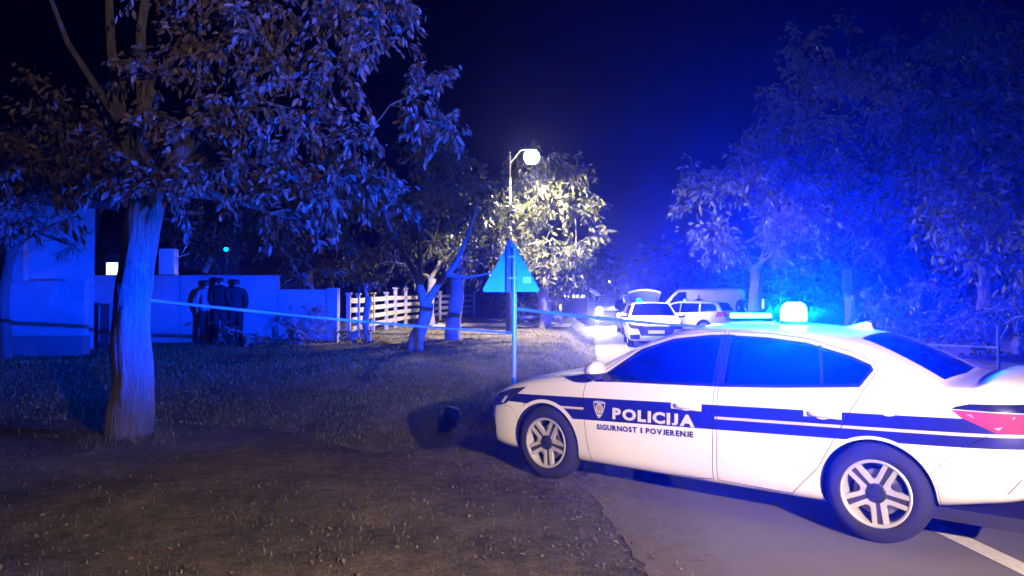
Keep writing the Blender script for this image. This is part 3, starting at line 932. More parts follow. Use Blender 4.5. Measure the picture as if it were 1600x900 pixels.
def bush(name, label, c, r, n, cr, leaf, mat, seed, group=None, dens=360):
    z = ground_z(c[0], c[1])
    cl = clump_ball((c[0], c[1], z + r[2] * .75), r, n, cr, seed=seed, lo=-.7)
    return make_tree(name, label, (c[0], c[1]), (c[0], c[1], z + .3), .05, cl, leaf, dens, mat, M['bark2'], group=group, cat='bush')
bush('bush', 'low dark bush at the foot of the garden wall right of the people', (-6.6, 18.4), (.8, .4, .35), 7, .28, .09, M['leaf_dark'], 61)
bush('bush', 'dark clipped bush behind the pole of the triangular sign', (.55, 29.6), (1.3, .6, .8), 14, .4, .12, M['leaf_mid'], 62)
bush('bush', 'dark bush in front of the pale garage', (2.0, 33.5), (1.5, .8, .85), 14, .45, .13, M['leaf_dark'], 63)
bush('bush', 'bush under the small young tree beside the end of the garden wall', (-4.1, 19.2), (.6, .35, .35), 6, .25, .09, M['leaf_mid'], 64)
for k, x in enumerate((9.6, 11.4, 13.2, 15.2)):
    bush('hedge_bush', ['hedge bush right of the road, nearest the parked van', 'hedge bush right of the road, second from the van', 'hedge bush right of the road, behind the white boot lid', 'hedge bush right of the road, farthest right'][k],
         (x, 19.5 + .3 * k), (1.1, .7, 1.2), 12, .5, .14, M['leaf_dark'], 70 + k, 'hedge right of the road', 260)
M['leaf_lamplit'] = leaf_mat('lamplit_shrub_leaves', (.12, .11, .10), (.20, .18, .16), (.32, .28, .25), .3)  # pale leaf colour stands in for lamp light on the wall end
bush('bush', 'added shrub with leaves coloured as if lamplit against the low right end of the garden wall', (-5.45, 19.1), (.75, .35, .65), 12, .30, .085, M['leaf_lamplit'], 81)
# distant wood closing the view
def far_wood():
    C = []; D = []
    for k in range(110):
        a = random.uniform(-.9, .9); d = random.uniform(75, 120)
        x = d * math.sin(a); y = d * math.cos(a)
        if abs(x / y - .155) < .035: continue
        h_ = random.uniform(5, 10)
        for _ in range(260):
            v = Vector((random.gauss(0, 1), random.gauss(0, 1), random.gauss(0, 1))).normalized() * random.random() ** .4
            C.append((x + v.x * 4, y + v.y * 4, h_ * .55 + v.z * h_ * .5)); D.append((random.gauss(0, 1), random.gauss(0, 1), random.gauss(0, 1)))
    k = len(C)
    tag(leaves_mesh('treeline', np.array(C), np.array(D), np.full(k, .9), np.full(k, .6), M['leaf_dark']), kind='stuff')
far_wood()
# ------------------------------------------------------------------ cars (own frame: x forward, y to the car's left, z up)
class Loft:
    ROWS = (4, 3, 4, 6, 6, 4, 12, 4, 5, 5)
    def __init__(self, spec, inset=0.0):
        self.s = {k: pchip(spec[k]) for k in ('zt', 'ze', 'zs', 'w', 'zb')}
        self.lean = spec.get('lean', 0.5)
        self.inset = inset
        self.waist = spec.get('waist', 0.6)
    def section(self, x):
        s = self.s; i = self.inset
        zt = s['zt'](x) - i; ze = s['ze'](x) - i; zs = s['zs'](x) - i * 0.6; w = s['w'](x) - i; zb = s['zb'](x) + i
        ze = min(ze, zt - 0.006); zs = min(zs, ze - 0.012); zb = min(zb, zs - 0.1)
        zm = zb + (zs - zb) * self.waist
        wb = w * 0.955
        ye = max(0.05, wb - 0.02 - (ze - zs) * self.lean)
        K = [(0, zb), (.80 * w, zb), (w * .95, zb + .05 * min(1, (zs - zb) / .5)), (w * .98, zb + (zm - zb) * .5), (w, zm),
             (w * .988, zs - .09 * min(1, (zs - zb) / .5)), (wb, zs), (ye, ze), (.80 * ye, ze + .55 * (zt - ze)), (.42 * ye, ze + .9 * (zt - ze)), (0, zt)]
        out = [K[0]]
        for (a, b, n) in zip(K, K[1:], self.ROWS):
            for k in range(1, n + 1):
                t = k / n
                out.append((a[0] + (b[0] - a[0]) * t, a[1] + (b[1] - a[1]) * t))
        P = np.array(out)
        for _ in range(3):
            Q = P.copy()
            Q[1:-1] = 0.25 * P[:-2] + 0.5 * P[1:-1] + 0.25 * P[2:]
            Q[:, 0][0] = 0; Q[:, 0][-1] = 0
            P = Q
        return P
    def ysurf(self, x, z):
        P = self.section(x)
        P = P[7:43]
        return float(np.interp(z, P[:, 1], P[:, 0]))
    def mesh(self, xs, midx=0):
        """closed solid through the stations xs (front last)"""
        rings = []
        for x in xs:
            P = self.section(x)
            ring = [(x, y, z) for y, z in P] + [(x, -y, z) for y, z in P[-2:0:-1]]
            rings.append(ring)
        n = len(rings[0])
        me = bpy.data.meshes.new('loft')
        vs = [p for r in rings for p in r]
        fs = []
        for i in range(len(rings) - 1):
            for k in range(n):
                k2 = (k + 1) % n
                fs.append((i * n + k, i * n + k2, (i + 1) * n + k2, (i + 1) * n + k))
        fs.append(tuple(range(n - 1, -1, -1)))
        fs.append(tuple((len(rings) - 1) * n + k for k in range(n)))
        me.from_pydata(vs, [], fs)
        bm = bmesh.new(); bm.from_mesh(me); bmesh.ops.recalc_face_normals(bm, faces=bm.faces); bm.to_mesh(me); bm.free()
        return slots(me, midx)

def slots(me, idx):
    me.materials.clear()
    me.materials.append(M['paint']); me.materials.append(M['dark'])
    me.polygons.foreach_set('material_index', [idx] * len(me.polygons))
    return me

def inset_poly(p, d):
    """move the outline of a polygon inwards by d (outwards if negative)"""
    n = len(p)
    area = sum(p[i][0] * p[(i + 1) % n][1] - p[(i + 1) % n][0] * p[i][1] for i in range(n))
    sg = 1 if area > 0 else -1
    out = []
    for i in range(n):
        a = Vector(p[i - 1]); b = Vector(p[i]); c = Vector(p[(i + 1) % n])
        n1 = (b - a).normalized(); n2 = (c - b).normalized()
        n1 = Vector((-n1.y, n1.x)) * sg; n2 = Vector((-n2.y, n2.x)) * sg
        m = n1 + n2
        m = m / max(0.35, m.dot(n1)) if m.length > 1e-6 else n1
        q = b + m * d
        out.append((q.x, q.y))
    return out

def prism_me(poly, a, b, plane='xz'):
    return slots(MB().prism(poly, a, b, plane).mesh(), 1)

def mirror_me(me):
    m2 = me.copy()
    m2.transform(Matrix.Diagonal((1, -1, 1, 1)))
    m2.flip_normals()
    return m2

def both(parts, name, me, mats, parent, parent2=None, sm=32):
    """a left part and its mirror image on the right"""
    m2 = mirror_me(me)
    shade(me, sm); shade(m2, sm)
    a = obj(name, me, mats, parent); b = obj(name, m2, mats, parent2 or parent)
    return a, b

def make_wheel(parent, x, z, side, spec, phase):
    """alloy wheel: tyre, rim with five twin spokes, brake disc"""
    Rw = spec['wheel_r']; rr = spec.get('rim_r', 0.216); yo = spec.get('wheel_y', 0.885); tw = 0.205
    e = empty('wheel', (x, side * yo, z), 0 if side > 0 else math.pi, parent)
    key = spec['name']
    if key not in WHEELS:
        h = tw
        prof = [(rr - .012, -h + .03), (rr + .01, -h + .008), (rr + .05, -h - .004), (Rw - .045, -h + .002), (Rw - .012, -h + .018), (Rw - .001, -h + .045), (Rw, -h / 2),
                (Rw - .001, -.045), (Rw - .012, -.018), (Rw - .045, -.002), (rr + .05, .004), (rr + .012, -.006), (rr - .004, -.020), (rr - .012, -.05)]
        t = MB().lathe(prof, n=56, axis='y', cap=False)
        for g in (-.07, -.105, -.14):   # tread grooves
            t.lathe([(Rw + .0005, g - .004), (Rw + .003, g - .002), (Rw + .003, g + .002), (Rw + .0005, g + .004)], n=56, axis='y', cap=False)
        tyre = t.mesh('tyre', 50)
        r = MB()
        r.lathe([(rr + .002, -.018), (rr + .004, -.008), (rr - .004, -.004), (rr - .016, -.010), (rr - .022, -.03), (rr - .026, -.075), (rr - .03, -.17)], n=56, axis='y', cap=False)
        d = MB()
        r2 = MB()
        for k in range(5):
            a = phase + 2 * math.pi * k / 5
            ca, sa = math.cos(a), math.sin(a)
            def P(rad, off, y): return (ca * rad - sa * off, y, sa * rad + ca * off)
            for sgn in (-1, 1):
                # arm of the twin spoke: swings out from the hub, then runs straight to the rim
                outer = [(0.062, .027, .026), (0.105, .030, .030), (rr - .010, .034, .028)]
                o1 = [(rad, sgn * (off + wd / 2 * 1.0)) for rad, off, wd in outer]; i1 = [(rad, sgn * (off - wd / 2)) for rad, off, wd in outer]
                ys = (-.026, -.022, -.012)
                vs = []
                for j in range(3):
                    vs += [P(*o1[j], ys[j]), P(*i1[j], ys[j]), P(o1[j][0], o1[j][1] * 1.06, ys[j] - .03), P(i1[j][0], i1[j][1], ys[j] - .03)]
                fs = []
                for j in range(2):
                    b = 4 * j
                    fs += [(b, b + 1, b + 5, b + 4), (b + 1, b + 3, b + 7, b + 5), (b + 3, b + 2, b + 6, b + 7), (b + 2, b, b + 4, b + 6)]
                fs += [(0, 2, 3, 1), (8, 9, 11, 10)]
                r.add(vs, fs)
                # the web that ties neighbouring spokes into a V near the hub
                a2 = a + sgn * math.pi / 5
            # dark filler between the twin arms
            vs = [P(.03, -.02, -.036), P(.03, .02, -.036), P(rr - .014, .022, -.024), P(rr - .014, -.022, -.024),
                  P(.03, -.02, -.06), P(.03, .02, -.06), P(rr - .014, .022, -.05), P(rr - .014, -.022, -.05)]
            d.add(vs, [(0, 1, 2, 3), (7, 6, 5, 4), (0, 4, 5, 1), (1, 5, 6, 2), (2, 6, 7, 3), (3, 7, 4, 0)])
            # V webs
            am = a + math.pi / 5
            cm, smm = math.cos(am), math.sin(am)
            vs = []
            for y in (-.025, -.05):
                for rad, off in ((.056, -.026), (.056, .026), (.104, .022), (.093, 0.0), (.104, -.022)):
                    vs.append((cm * rad - smm * off, y, smm * rad + cm * off))
            r.add(vs, [(0, 1, 2, 3, 4), (9, 8, 7, 6, 5), (0, 5, 6, 1), (1, 6, 7, 2), (2, 7, 8, 3), (3, 8, 9, 4), (4, 9, 5, 0)])
        rim = r.mesh('rim', 30)
        hub = MB()
        hub.lathe([(.064, -.05), (.066, -.026), (.058, -.020), (.030, -.018), (.028, -.012), (.0, -.011)], n=24, axis='y', cap=False)
        for k in range(5):
            a = phase + 2 * math.pi * (k + .5) / 5
            hub.lathe([(.009, -.024), (.009, -.010), (.004, -.008)], (math.cos(a) * .047, 0, math.sin(a) * .047), n=6, axis='y')
        hub.v += []
        hubm = hub.mesh('hub', 30)
        filler = d.mesh('spoke_filler')
        br = MB().lathe([(.05, -.075), (.150, -.075), (.150, -.095), (.05, -.095)], n=40, axis='y', cap=False)
        br.lathe([(.085, -.095), (.085, -.066), (.04, -.064)], n=24, axis='y', cap=False)
        bar = MB().lathe([(.0, -.155), (rr - .02, -.155), (rr - .02, -.19)], n=40, axis='y', cap=False)
        cal = MB()
        for k in range(6):
            a0 = 2.6 + k * .13
            for rr_ in (.118,):
                cal.box((math.cos(a0) * .135, -.075, math.sin(a0) * .135), (.05, .06, .034), M=Matrix.Rotation(-a0 - math.pi / 2, 3, 'Y'))
        WHEELS[key] = (tyre, rim, hubm, filler, br.mesh('brake_disc', 40), bar.mesh('barrel', 40), cal.mesh('brake_caliper', 40))
    names = ('tyre', 'rim', 'hub', 'spoke_filler', 'brake_disc', 'barrel', 'brake_caliper')
    mats = (M['tyre'], M['alloy'], M['dark'], M['alloy_dark'], M['steel'], M['dark'], M['steel'])
    for nme, me, mt in zip(names, WHEELS[key], mats):
        if spec.get('far') and nme in ('spoke_filler', 'barrel', 'brake_caliper', 'hub'): continue
        obj(nme, me, mt, e)
    return e
WHEELS = {}

def make_car(spec, name, loc, heading):
    """body, doors with glass and handles, bonnet, lamps, wheels, seats"""
    root = empty(name, loc, heading)
    paint = [spec['paint'], M['dark']]
    lf = Loft(spec)
    x0, x1 = spec['zt'][0][0], spec['zt'][-1][0]
    t = np.linspace(0, 1, spec['stations'])
    t = 0.5 - 0.5 * np.cos(np.pi * t) * (0.35 + 0.65 * np.abs(2 * t - 1) ** 0.0) if False else t + 0.10 * np.sin(2 * np.pi * t) * -1 * 0.6
    xs = x0 + (x1 - x0) * t
    S = lf.mesh(xs)
    # cabin cavity
    inner = Loft(spec, 0.045)
    c0, c1 = spec['cabin']
    cav = inner.mesh(np.linspace(c0, c1, 60), 1)
    # keep the cavity above the floor
    S = boolean(S, cav, 'DIFFERENCE')
    for wx in spec['wheels']:
        for sd in (1, -1):
            c = slots(MB().lathe([(spec['arch_r'], 0.60 if sd > 0 else -1.2), (spec['arch_r'], 1.2 if sd > 0 else -0.60)], (wx, 0, spec['arch_z']), n=48, axis='y').mesh(), 1)
            S = boolean(S, c, 'DIFFERENCE')
    def plan_prism(poly, z0): return prism_me(poly, z0, 3.0, 'xy')
    # windscreen and rear window
    for key, gname, gm in (('screen', 'windscreen', M['glass']), ('backlight', 'rear_window', M['glass_rear'])):
        if key not in spec: continue
        poly, z0 = spec[key]
        g = boolean(S, plan_prism(inset_poly(poly, 0.003), z0), 'INTERSECT')
        S = boolean(S, plan_prism(poly, z0), 'DIFFERENCE')
        g.transform(Matrix.Translation((0, 0, -0.006)))
        shade(g, 30)
        obj(gname, g, [gm, M['dark']], root)
    if 'bonnet' in spec:
        poly, z0 = spec['bonnet']
        g = boolean(S, plan_prism(inset_poly(poly, 0.003), z0), 'INTERSECT')
        S = boolean(S, plan_prism(poly, z0), 'DIFFERENCE')
        shade(g, 30); obj('bonnet', g, paint, root)
    # lamps, slots and flap (left half, mirrored)
    for nm, poly, ya, mats in spec['side_pieces']:
        p1 = prism_me(inset_poly(poly, 0.002), ya, 1.3)
        g = boolean(S, p1, 'INTERSECT')
        cut = prism_me(poly, ya, 1.3)
        S = boolean(S, cut, 'DIFFERENCE'); S = boolean(S, mirror_me(cut), 'DIFFERENCE')
        if nm in ('air_intake', 'grille'): g.transform(Matrix.Translation((-0.02, -0.012, 0)))
        both(None, nm, g, [mats, M['dark']], root)
    if 'nose_pieces' in spec:
        for nm, poly, xa, xb, mt in spec['nose_pieces']:
            g = boolean(S, prism_me(inset_poly(poly, 0.003), xa, xb, 'yz'), 'INTERSECT')
            S = boolean(S, prism_me(poly, xa, xb, 'yz'), 'DIFFERENCE')
            g.transform(Matrix.Translation((-0.012 if xa > 0 else 0.012, 0, 0)))
            shade(g, 30); obj(nm, g, [mt, M['dark']], root)
    for nm, poly in spec.get('late_pieces', ()):
        g = boolean(S, prism_me(inset_poly(poly, 0.003), 0.002, 1.3), 'INTERSECT')
        cut = prism_me(poly, 0.0, 1.3)
        S = boolean(S, cut, 'DIFFERENCE'); S = boolean(S, mirror_me(cut), 'DIFFERENCE')
        both(None, nm, g, paint, root)
    # doors
    for di, D in enumerate(spec['doors']):
        ya = D.get('y0', 0.40)
        cut = prism_me(D['outline'], ya, 1.3)
        dm = boolean(S, prism_me(inset_poly(D['outline'], 0.005), ya, 1.3), 'INTERSECT')
        S = boolean(S, cut, 'DIFFERENCE'); S = boolean(S, mirror_me(cut), 'DIFFERENCE')
        pieces = []
        for win, bar in D['windows']:
            tr = boolean(dm, prism_me(inset_poly(win, 0.002), ya - .1, 1.4), 'INTERSECT')
            dm = boolean(dm, prism_me(win, ya - .1, 1.4), 'DIFFERENCE')
            inn = inset_poly(win, 0.020)
            gl = boolean(tr, prism_me(inset_poly(inn, 0.001), ya - .1, 1.4), 'INTERSECT')
            tr = boolean(tr, prism_me(inn, ya - .1, 1.4), 'DIFFERENCE')
            gl.transform(Matrix.Translation((0, -0.008, -0.001)))
            pieces.append((tr, gl))
        a, b = both(None, 'door', dm, paint, root)
        for tr, gl in pieces:
            both(None, 'window_trim', tr, [M['black_gloss'], M['dark']], a, b)
            both(None, 'window_glass', gl, [M['glass'] if di == 0 else M['glass_rear'], M['dark']], a, b)
        if 'bars' in D:
            for q in D['bars']:
                mb = MB()
                pts = [(x, lf.ysurf(x, z) - 0.004, z) for x, z in q]
                mb.tube(pts, 0.014, n=6)
                me = mb.mesh('window_bar', 40); both(None, 'window_bar', me, M['black_gloss'], a, b)
        if 'handle' in D:
            hx0, hx1, hz = D['handle']
            mb = MB(); nn = 9; vs = []; fs = []
            for j in range(nn):
                tt = j / (nn - 1); x = hx0 + (hx1 - hx0) * tt
                bow = 0.028 * (1 - abs(2 * tt - 1) ** 4) + 0.006
                z = hz - 0.010 * tt * 0
                ys = lf.ysurf(x, z)
                for dy, dz in ((bow, -.014), (bow + .006, .0), (bow, .014), (-.012 if j in (0, nn - 1) else bow - .016, .010), (-.012 if j in (0, nn - 1) else bow - .016, -.010)):
                    vs.append((x, ys + dy, z + dz))
            for j in range(nn - 1):
                for k in range(5):
                    k2 = (k + 1) % 5
                    fs.append((j * 5 + k, j * 5 + k2, (j + 1) * 5 + k2, (j + 1) * 5 + k))
            fs += [(4, 3, 2, 1, 0), tuple((nn - 1) * 5 + k for k in range(5))]
            mb.add(vs, fs)
            # dished cup behind the handle
            me = mb.mesh('handle', 50); both(None, 'handle', me, spec['paint_bare'], a, b, 50)
            xm = (hx0 + hx1) / 2; cup = MB(); vs = []; fs = []
            for j in range(13):
                an = 2 * math.pi * j / 12
                if j < 12:
                    x = xm + .055 * math.cos(an); z = hz - .006 + .030 * math.sin(an)
                    vs.append((x, lf.ysurf(x, z) + .0025, z))
            vs.append((xm, lf.ysurf(xm, hz) - .004 + .006, hz - .004))
            fs = [(j, (j + 1) % 12, 12) for j in range(12)]
            cup.add(vs, fs); me = cup.mesh('handle_cup', 60); both(None, 'handle_cup', me, spec['paint_bare'], a, b, 60)
        if 'mirror' in D:
            mx, mz = D['mirror']; ys = lf.ysurf(mx, mz)
            ms = []
            for part in (0, 1):
                bm = bmesh.new()
                bmesh.ops.create_uvsphere(bm, u_segments=24, v_segments=14, radius=1)
                for v in bm.verts:
                    c = v.co
                    fx = 0.105 if c.x > 0 else 0.05
                    v.co = Vector((c.x * fx * (1 - .15 * max(0, c.z)), c.y * 0.115, c.z * (0.082 if c.z > 0 else .076)))
                    v.co.x += 0.02
                    if part == 0 and v.co.z < -0.022: v.co.z = -0.022 + (v.co.z + 0.022) * .05; 
                    if part == 1: v.co = Vector((v.co.x * .96, v.co.y * .96, min(v.co.z, -0.012)))
                    v.co += Vector((mx, ys + 0.125, mz + 0.07))
                me = bpy.data.meshes.new('m'); bm.to_mesh(me); bm.free(); ms.append(me)
            st = MB().tube([(mx - .01, ys - .015, mz - .01), (mx, ys + .05, mz + .02), (mx + .01, ys + .10, mz + .035)], [.035, .028, .024], n=8)
            a1, b1 = both(None, 'mirror', ms[0], spec['paint_bare'], a, b, 50)
            both(None, 'mirror_base', ms[1], M['dark'], a, b, 50)
            both(None, 'mirror_stalk', st.mesh('s', 50), M['dark'], a, b, 50)
        D['objs'] = (a, b)
    shade(S, 32)
    body = obj('body', S, paint, root)
    # sill strip / under-tray
    u = MB()
    u.box(((c0 + c1) / 2 + .0, 0, spec['zfloor']), (c1 - c0 + .7, 1.40, .08))
    u.build('floor_pan', M['dark'], root)
    ph = spec.get('phase', R(118))
    for wx in spec['wheels']:
        for sd in (1, -1):
            make_wheel(root, wx, spec['wheel_r'], sd, spec, ph)
    # seats, dashboard and steering wheel seen through the glass
    for (sx, sy) in spec['seats']:
        s = MB()
        s.box((sx, sy, .50), (.50, .46, .16)); s.box((sx - .27, sy, .80), (.14, .46, .58), M=Matrix.Rotation(R(-14), 3, 'Y'))
        se = s.build('seat', M['seat'], root, bevel=.04)
        h = MB().box((sx - .37, sy, 1.10), (.09, .25, .17), M=Matrix.Rotation(R(-10), 3, 'Y'))
        h.build('headrest', M['seat'], se, bevel=.03)
    if spec.get('dash'):
        dx = spec['dash']
        MB().box((dx, 0, .78), (.40, 1.36, .22)).build('dashboard', M['dark'], root, bevel=.05)
        w = MB(); n = 20
        w.tube([(dx - .30 + .05 * math.sin(2 * math.pi * k / n), .36 + .175 * math.cos(2 * math.pi * k / n), .84 + .165 * math.sin(2 * math.pi * k / n)) for k in range(n + 1)], .014, n=6, cap=False)
        w.tube([(dx - .3, .20, .84), (dx - .3, .52, .84)], .016, n=6)
        w.build('steering_wheel', M['dark'], root, 50)
    return root, lf

HERO = dict(
    name='fastback', paint=M['paint'], paint_bare=M['paint_plain'], stations=170, lean=0.5,
    zt=[(-2.27,.75),(-2.24,.90),(-2.19,1.02),(-2.10,1.085),(-1.98,1.108),(-1.87,1.065),(-1.76,1.06),(-1.6,1.135),(-1.35,1.262),(-1.12,1.345),(-.8,1.375),(-.4,1.388),(0,1.378),(.25,1.335),(.6,1.19),(.95,1.02),(1.05,.995),(1.4,.945),(1.7,.885),(1.95,.81),(2.1,.735),(2.18,.66),(2.23,.56)],
    ze=[(-2.27,.72),(-2.2,.90),(-2.1,1.02),(-1.98,1.075),(-1.87,1.035),(-1.76,1.035),(-1.5,1.150),(-1.22,1.262),(-.8,1.333),(-.4,1.353),(0,1.345),(.2,1.312),(.5,1.205),(.8,1.045),(.95,.96),(1.05,.935),(1.4,.885),(1.7,.825),(1.95,.735),(2.1,.66),(2.18,.59),(2.23,.53)],
    zs=[(-2.27,.70),(-2.1,.93),(-1.9,.965),(-1.6,.99),(-1.2,.972),(-.5,.928),(.3,.900),(.95,.880),(1.4,.845),(1.7,.785),(1.95,.695),(2.1,.625),(2.23,.51)],
    w=[(-2.27,.60),(-2.2,.74),(-2.1,.81),(-1.95,.86),(-1.7,.888),(-1.3,.898),(0,.90),(1.3,.90),(1.75,.893),(1.95,.865),(2.03,.82),(2.10,.73),(2.17,.58),(2.23,.33)],
    zb=[(-2.27,.47),(-2.15,.36),(-1.9,.30),(-1.7,.26),(-1,.165),(1,.165),(1.7,.18),(2.0,.20),(2.15,.24),(2.23,.34)],
    cabin=(-1.78, 0.93), wheels=(1.355, -1.345), wheel_r=.322, rim_r=.216, wheel_y=.888, arch_r=.350, arch_z=.325, zfloor=.22,
    screen=([(.20, -.52), (.20, .52), (.60, .62), (.93, .70), (1.0, .40), (1.02, 0), (1.0, -.40), (.93, -.70), (.60, -.62)], .6),
    backlight=([(-1.17, .50), (-1.17, -.50), (-1.70, -.60), (-1.73, 0), (-1.70, .60)], .9),
    bonnet=([(1.07, .76), (1.07, -.76), (1.5, -.75), (1.85, -.70), (2.08, -.52), (2.13, 0), (2.08, .52), (1.85, .70), (1.5, .75)], .62),
    side_pieces=[
        ('headlight', [(1.585,.800),(1.76,.770),(1.98,.70),(2.14,.645),(2.16,.595),(1.93,.600),(1.82,.628),(1.71,.71)], .52, M['lamp_glass']),
        ('air_intake', [(1.985,.30),(1.965,.38),(1.975,.475),(2.12,.475),(2.14,.30)], .60, M['dark']),
        ('taillight', [(-1.775,.905),(-1.83,.860),(-2.005,.782),(-2.30,.790),(-2.30,.895)], .45, M['red_lens']),
        ('lamp_shade', [(-1.775,.909),(-1.80,.925),(-1.87,.945),(-2.30,.958),(-2.30,.898)], .45, M['black_gloss']),
        ('reflector_slot', [(-2.06,.42),(-2.045,.41),(-2.12,.51),(-2.135,.52)], .45, M['dark']),
        ('fuel_flap', [(-1.43 + .078 * math.cos(a * math.pi / 8), .905 + .075 * math.sin(a * math.pi / 8)) for a in range(16)], .6, M['paint_plain'])],
    nose_pieces=[('grille', [(-.52,.36),(.52,.36),(.58,.50),(.40,.56),(-.40,.56),(-.58,.50)], 1.9, 2.4, M['dark']),
                 ('rear_diffuser', [(-.55,.30),(.55,.30),(.60,.44),(-.60,.44)], -2.5, -1.95, M['dark'])],
    doors=[
        dict(outline=[(.885,.205),(.915,.40),(.935,.62),(.945,.80),(.935,.885),(.70,1.055),(.495,1.205),(.22,1.300),(-.10,1.338),(-.215,1.342),(-.232,.93),(-.235,.60),(-.215,.235),(.20,.205)],
             windows=[([(.865,.893),(.58,.908),(.2,.918),(-.224,.931),(-.209,1.312),(-.10,1.310),(.215,1.270),(.484,1.178),(.684,1.030)], None)],
             handle=(.085,-.105,.772), mirror=(.735,.93)),
        dict(outline=[(-.245,.235),(-.262,.60),(-.258,.93),(-.240,1.342),(-.57,1.334),(-.86,1.305),(-1.17,1.226),(-1.31,1.168),(-1.345,1.115),(-1.275,.985),(-1.20,.84),(-1.09,.63),(-.99,.44),(-.795,.222)],
             windows=[([(-.270,.932),(-.70,.957),(-1.245,1.000),(-1.318,1.115),(-1.295,1.148),(-1.16,1.200),(-.85,1.276),(-.563,1.304),(-.254,1.312)], None)],
             bars=[[(-1.00,.978),(-.985,1.07),(-.945,1.255)]],
             handle=(-.925,-1.112,.808))],
    late_pieces=[('rear_bumper', [(-1.72,.10),(-1.70,.40),(-1.66,.50),(-1.80,.655),(-1.98,.772),(-2.4,.775),(-2.4,.10)]),
                 ('front_bumper', [(1.72,.10),(1.70,.40),(1.66,.50),(1.735,.60),(1.80,.615),(1.93,.588),(2.16,.583),(2.4,.58),(2.4,.10)])],
    seats=[(.12,.37),(.12,-.37),(-.75,.38),(-.75,-.38)], dash=.72)
M['paint_van'] = car_paint('dull_white_van_paint', False, (0.34, 0.33, 0.34))
ESTATE = dict(
    name='estate', paint=M['paint_plain'], paint_bare=M['paint_plain'], stations=110, lean=0.42, far=True,
    zt=[(-2.25,.70),(-2.22,.95),(-2.14,1.02),(-2.0,1.20),(-1.85,1.40),(-1.72,1.45),(-1.2,1.485),(-.5,1.50),(0,1.485),(.22,1.44),(.6,1.26),(.98,1.05),(1.08,1.03),(1.5,.98),(1.85,.91),(2.02,.83),(2.10,.70),(2.12,.58)],
    ze=[(-2.25,.67),(-2.2,.93),(-2.12,1.0),(-1.98,1.17),(-1.85,1.34),(-1.7,1.39),(-1.2,1.42),(-.5,1.44),(0,1.43),(.2,1.40),(.55,1.26),(.85,1.09),(.98,1.01),(1.08,.985),(1.5,.94),(1.85,.86),(2.02,.77),(2.10,.66),(2.12,.55)],
    zs=[(-2.25,.66),(-2.15,.90),(-1.9,1.0),(-.5,.96),(.95,.93),(1.5,.90),(1.85,.82),(2.02,.73),(2.12,.53)],
    w=[(-2.25,.66),(-2.15,.80),(-2.0,.87),(-1.6,.90),(0,.905),(1.5,.90),(1.85,.87),(2.0,.80),(2.08,.68),(2.12,.5)],
    zb=[(-2.25,.45),(-2.1,.33),(-1,.18),(1.3,.18),(1.95,.22),(2.12,.34)],
    cabin=(-2.02, 1.0), wheels=(1.32, -1.33), wheel_r=.32, rim_r=.21, wheel_y=.885, arch_r=.355, arch_z=.325, zfloor=.24,
    screen=([(.18, -.56), (.18, .56), (.60, .66), (.98, .74), (1.05, 0), (.98, -.74), (.60, -.66)], .6),
    backlight=([(-1.82, .54), (-1.82, -.54), (-2.10, -.64), (-2.11, 0), (-2.10, .64)], 1.02),
    side_pieces=[
        ('headlight', [(1.62,.83),(1.80,.82),(2.02,.755),(2.2,.70),(2.2,.60),(2.0,.62),(1.85,.69)], .42, M['lamp_glass']),
        ('air_intake', [(1.90,.28),(1.88,.42),(2.2,.45),(2.2,.28)], .52, M['dark']),
        ('taillight', [(-1.93,1.02),(-1.86,.80),(-2.4,.80),(-2.4,1.0)], .50, M['red_lens'])],
    nose_pieces=[('grille', [(-.48,.40),(.48,.40),(.60,.64),(.56,.71),(-.56,.71),(-.60,.64)], 1.85, 2.4, M['dark'])],
    doors=[
        dict(outline=[(.90,.225),(.93,.50),(.96,.90),(.70,1.115),(.50,1.245),(.18,1.380),(-.10,1.412),(-.19,1.416),(-.20,.93),(-.20,.235),(.3,.225)],
             windows=[([(.86,.94),(.2,.962),(-.185,.968),(-.178,1.385),(-.08,1.382),(.17,1.345),(.47,1.215),(.66,1.10)], None)],
             handle=(.06,-.12,.83), mirror=(.76,.97)),
        dict(outline=[(-.215,.235),(-.215,.93),(-.205,1.416),(-.60,1.412),(-1.02,1.400),(-1.08,1.34),(-1.12,.98),(-1.10,.72),(-.99,.45),(-.80,.24)],
             windows=[([(-.23,.970),(-1.09,1.0),(-1.05,1.36),(-1.0,1.372),(-.60,1.383),(-.222,1.386)], None)],
             handle=(-.86,-1.03,.86)),
        dict(outline=[(-1.15,.985),(-1.11,1.395),(-1.70,1.362),(-1.86,1.26),(-1.92,1.07),(-1.90,1.03)], y0=.5,
             windows=[([(-1.165,1.005),(-1.125,1.375),(-1.68,1.345),(-1.83,1.25),(-1.89,1.06)], None)])],
    seats=[(.12,.37),(.12,-.37),(-.78,.38),(-.78,-.38)], dash=.74)

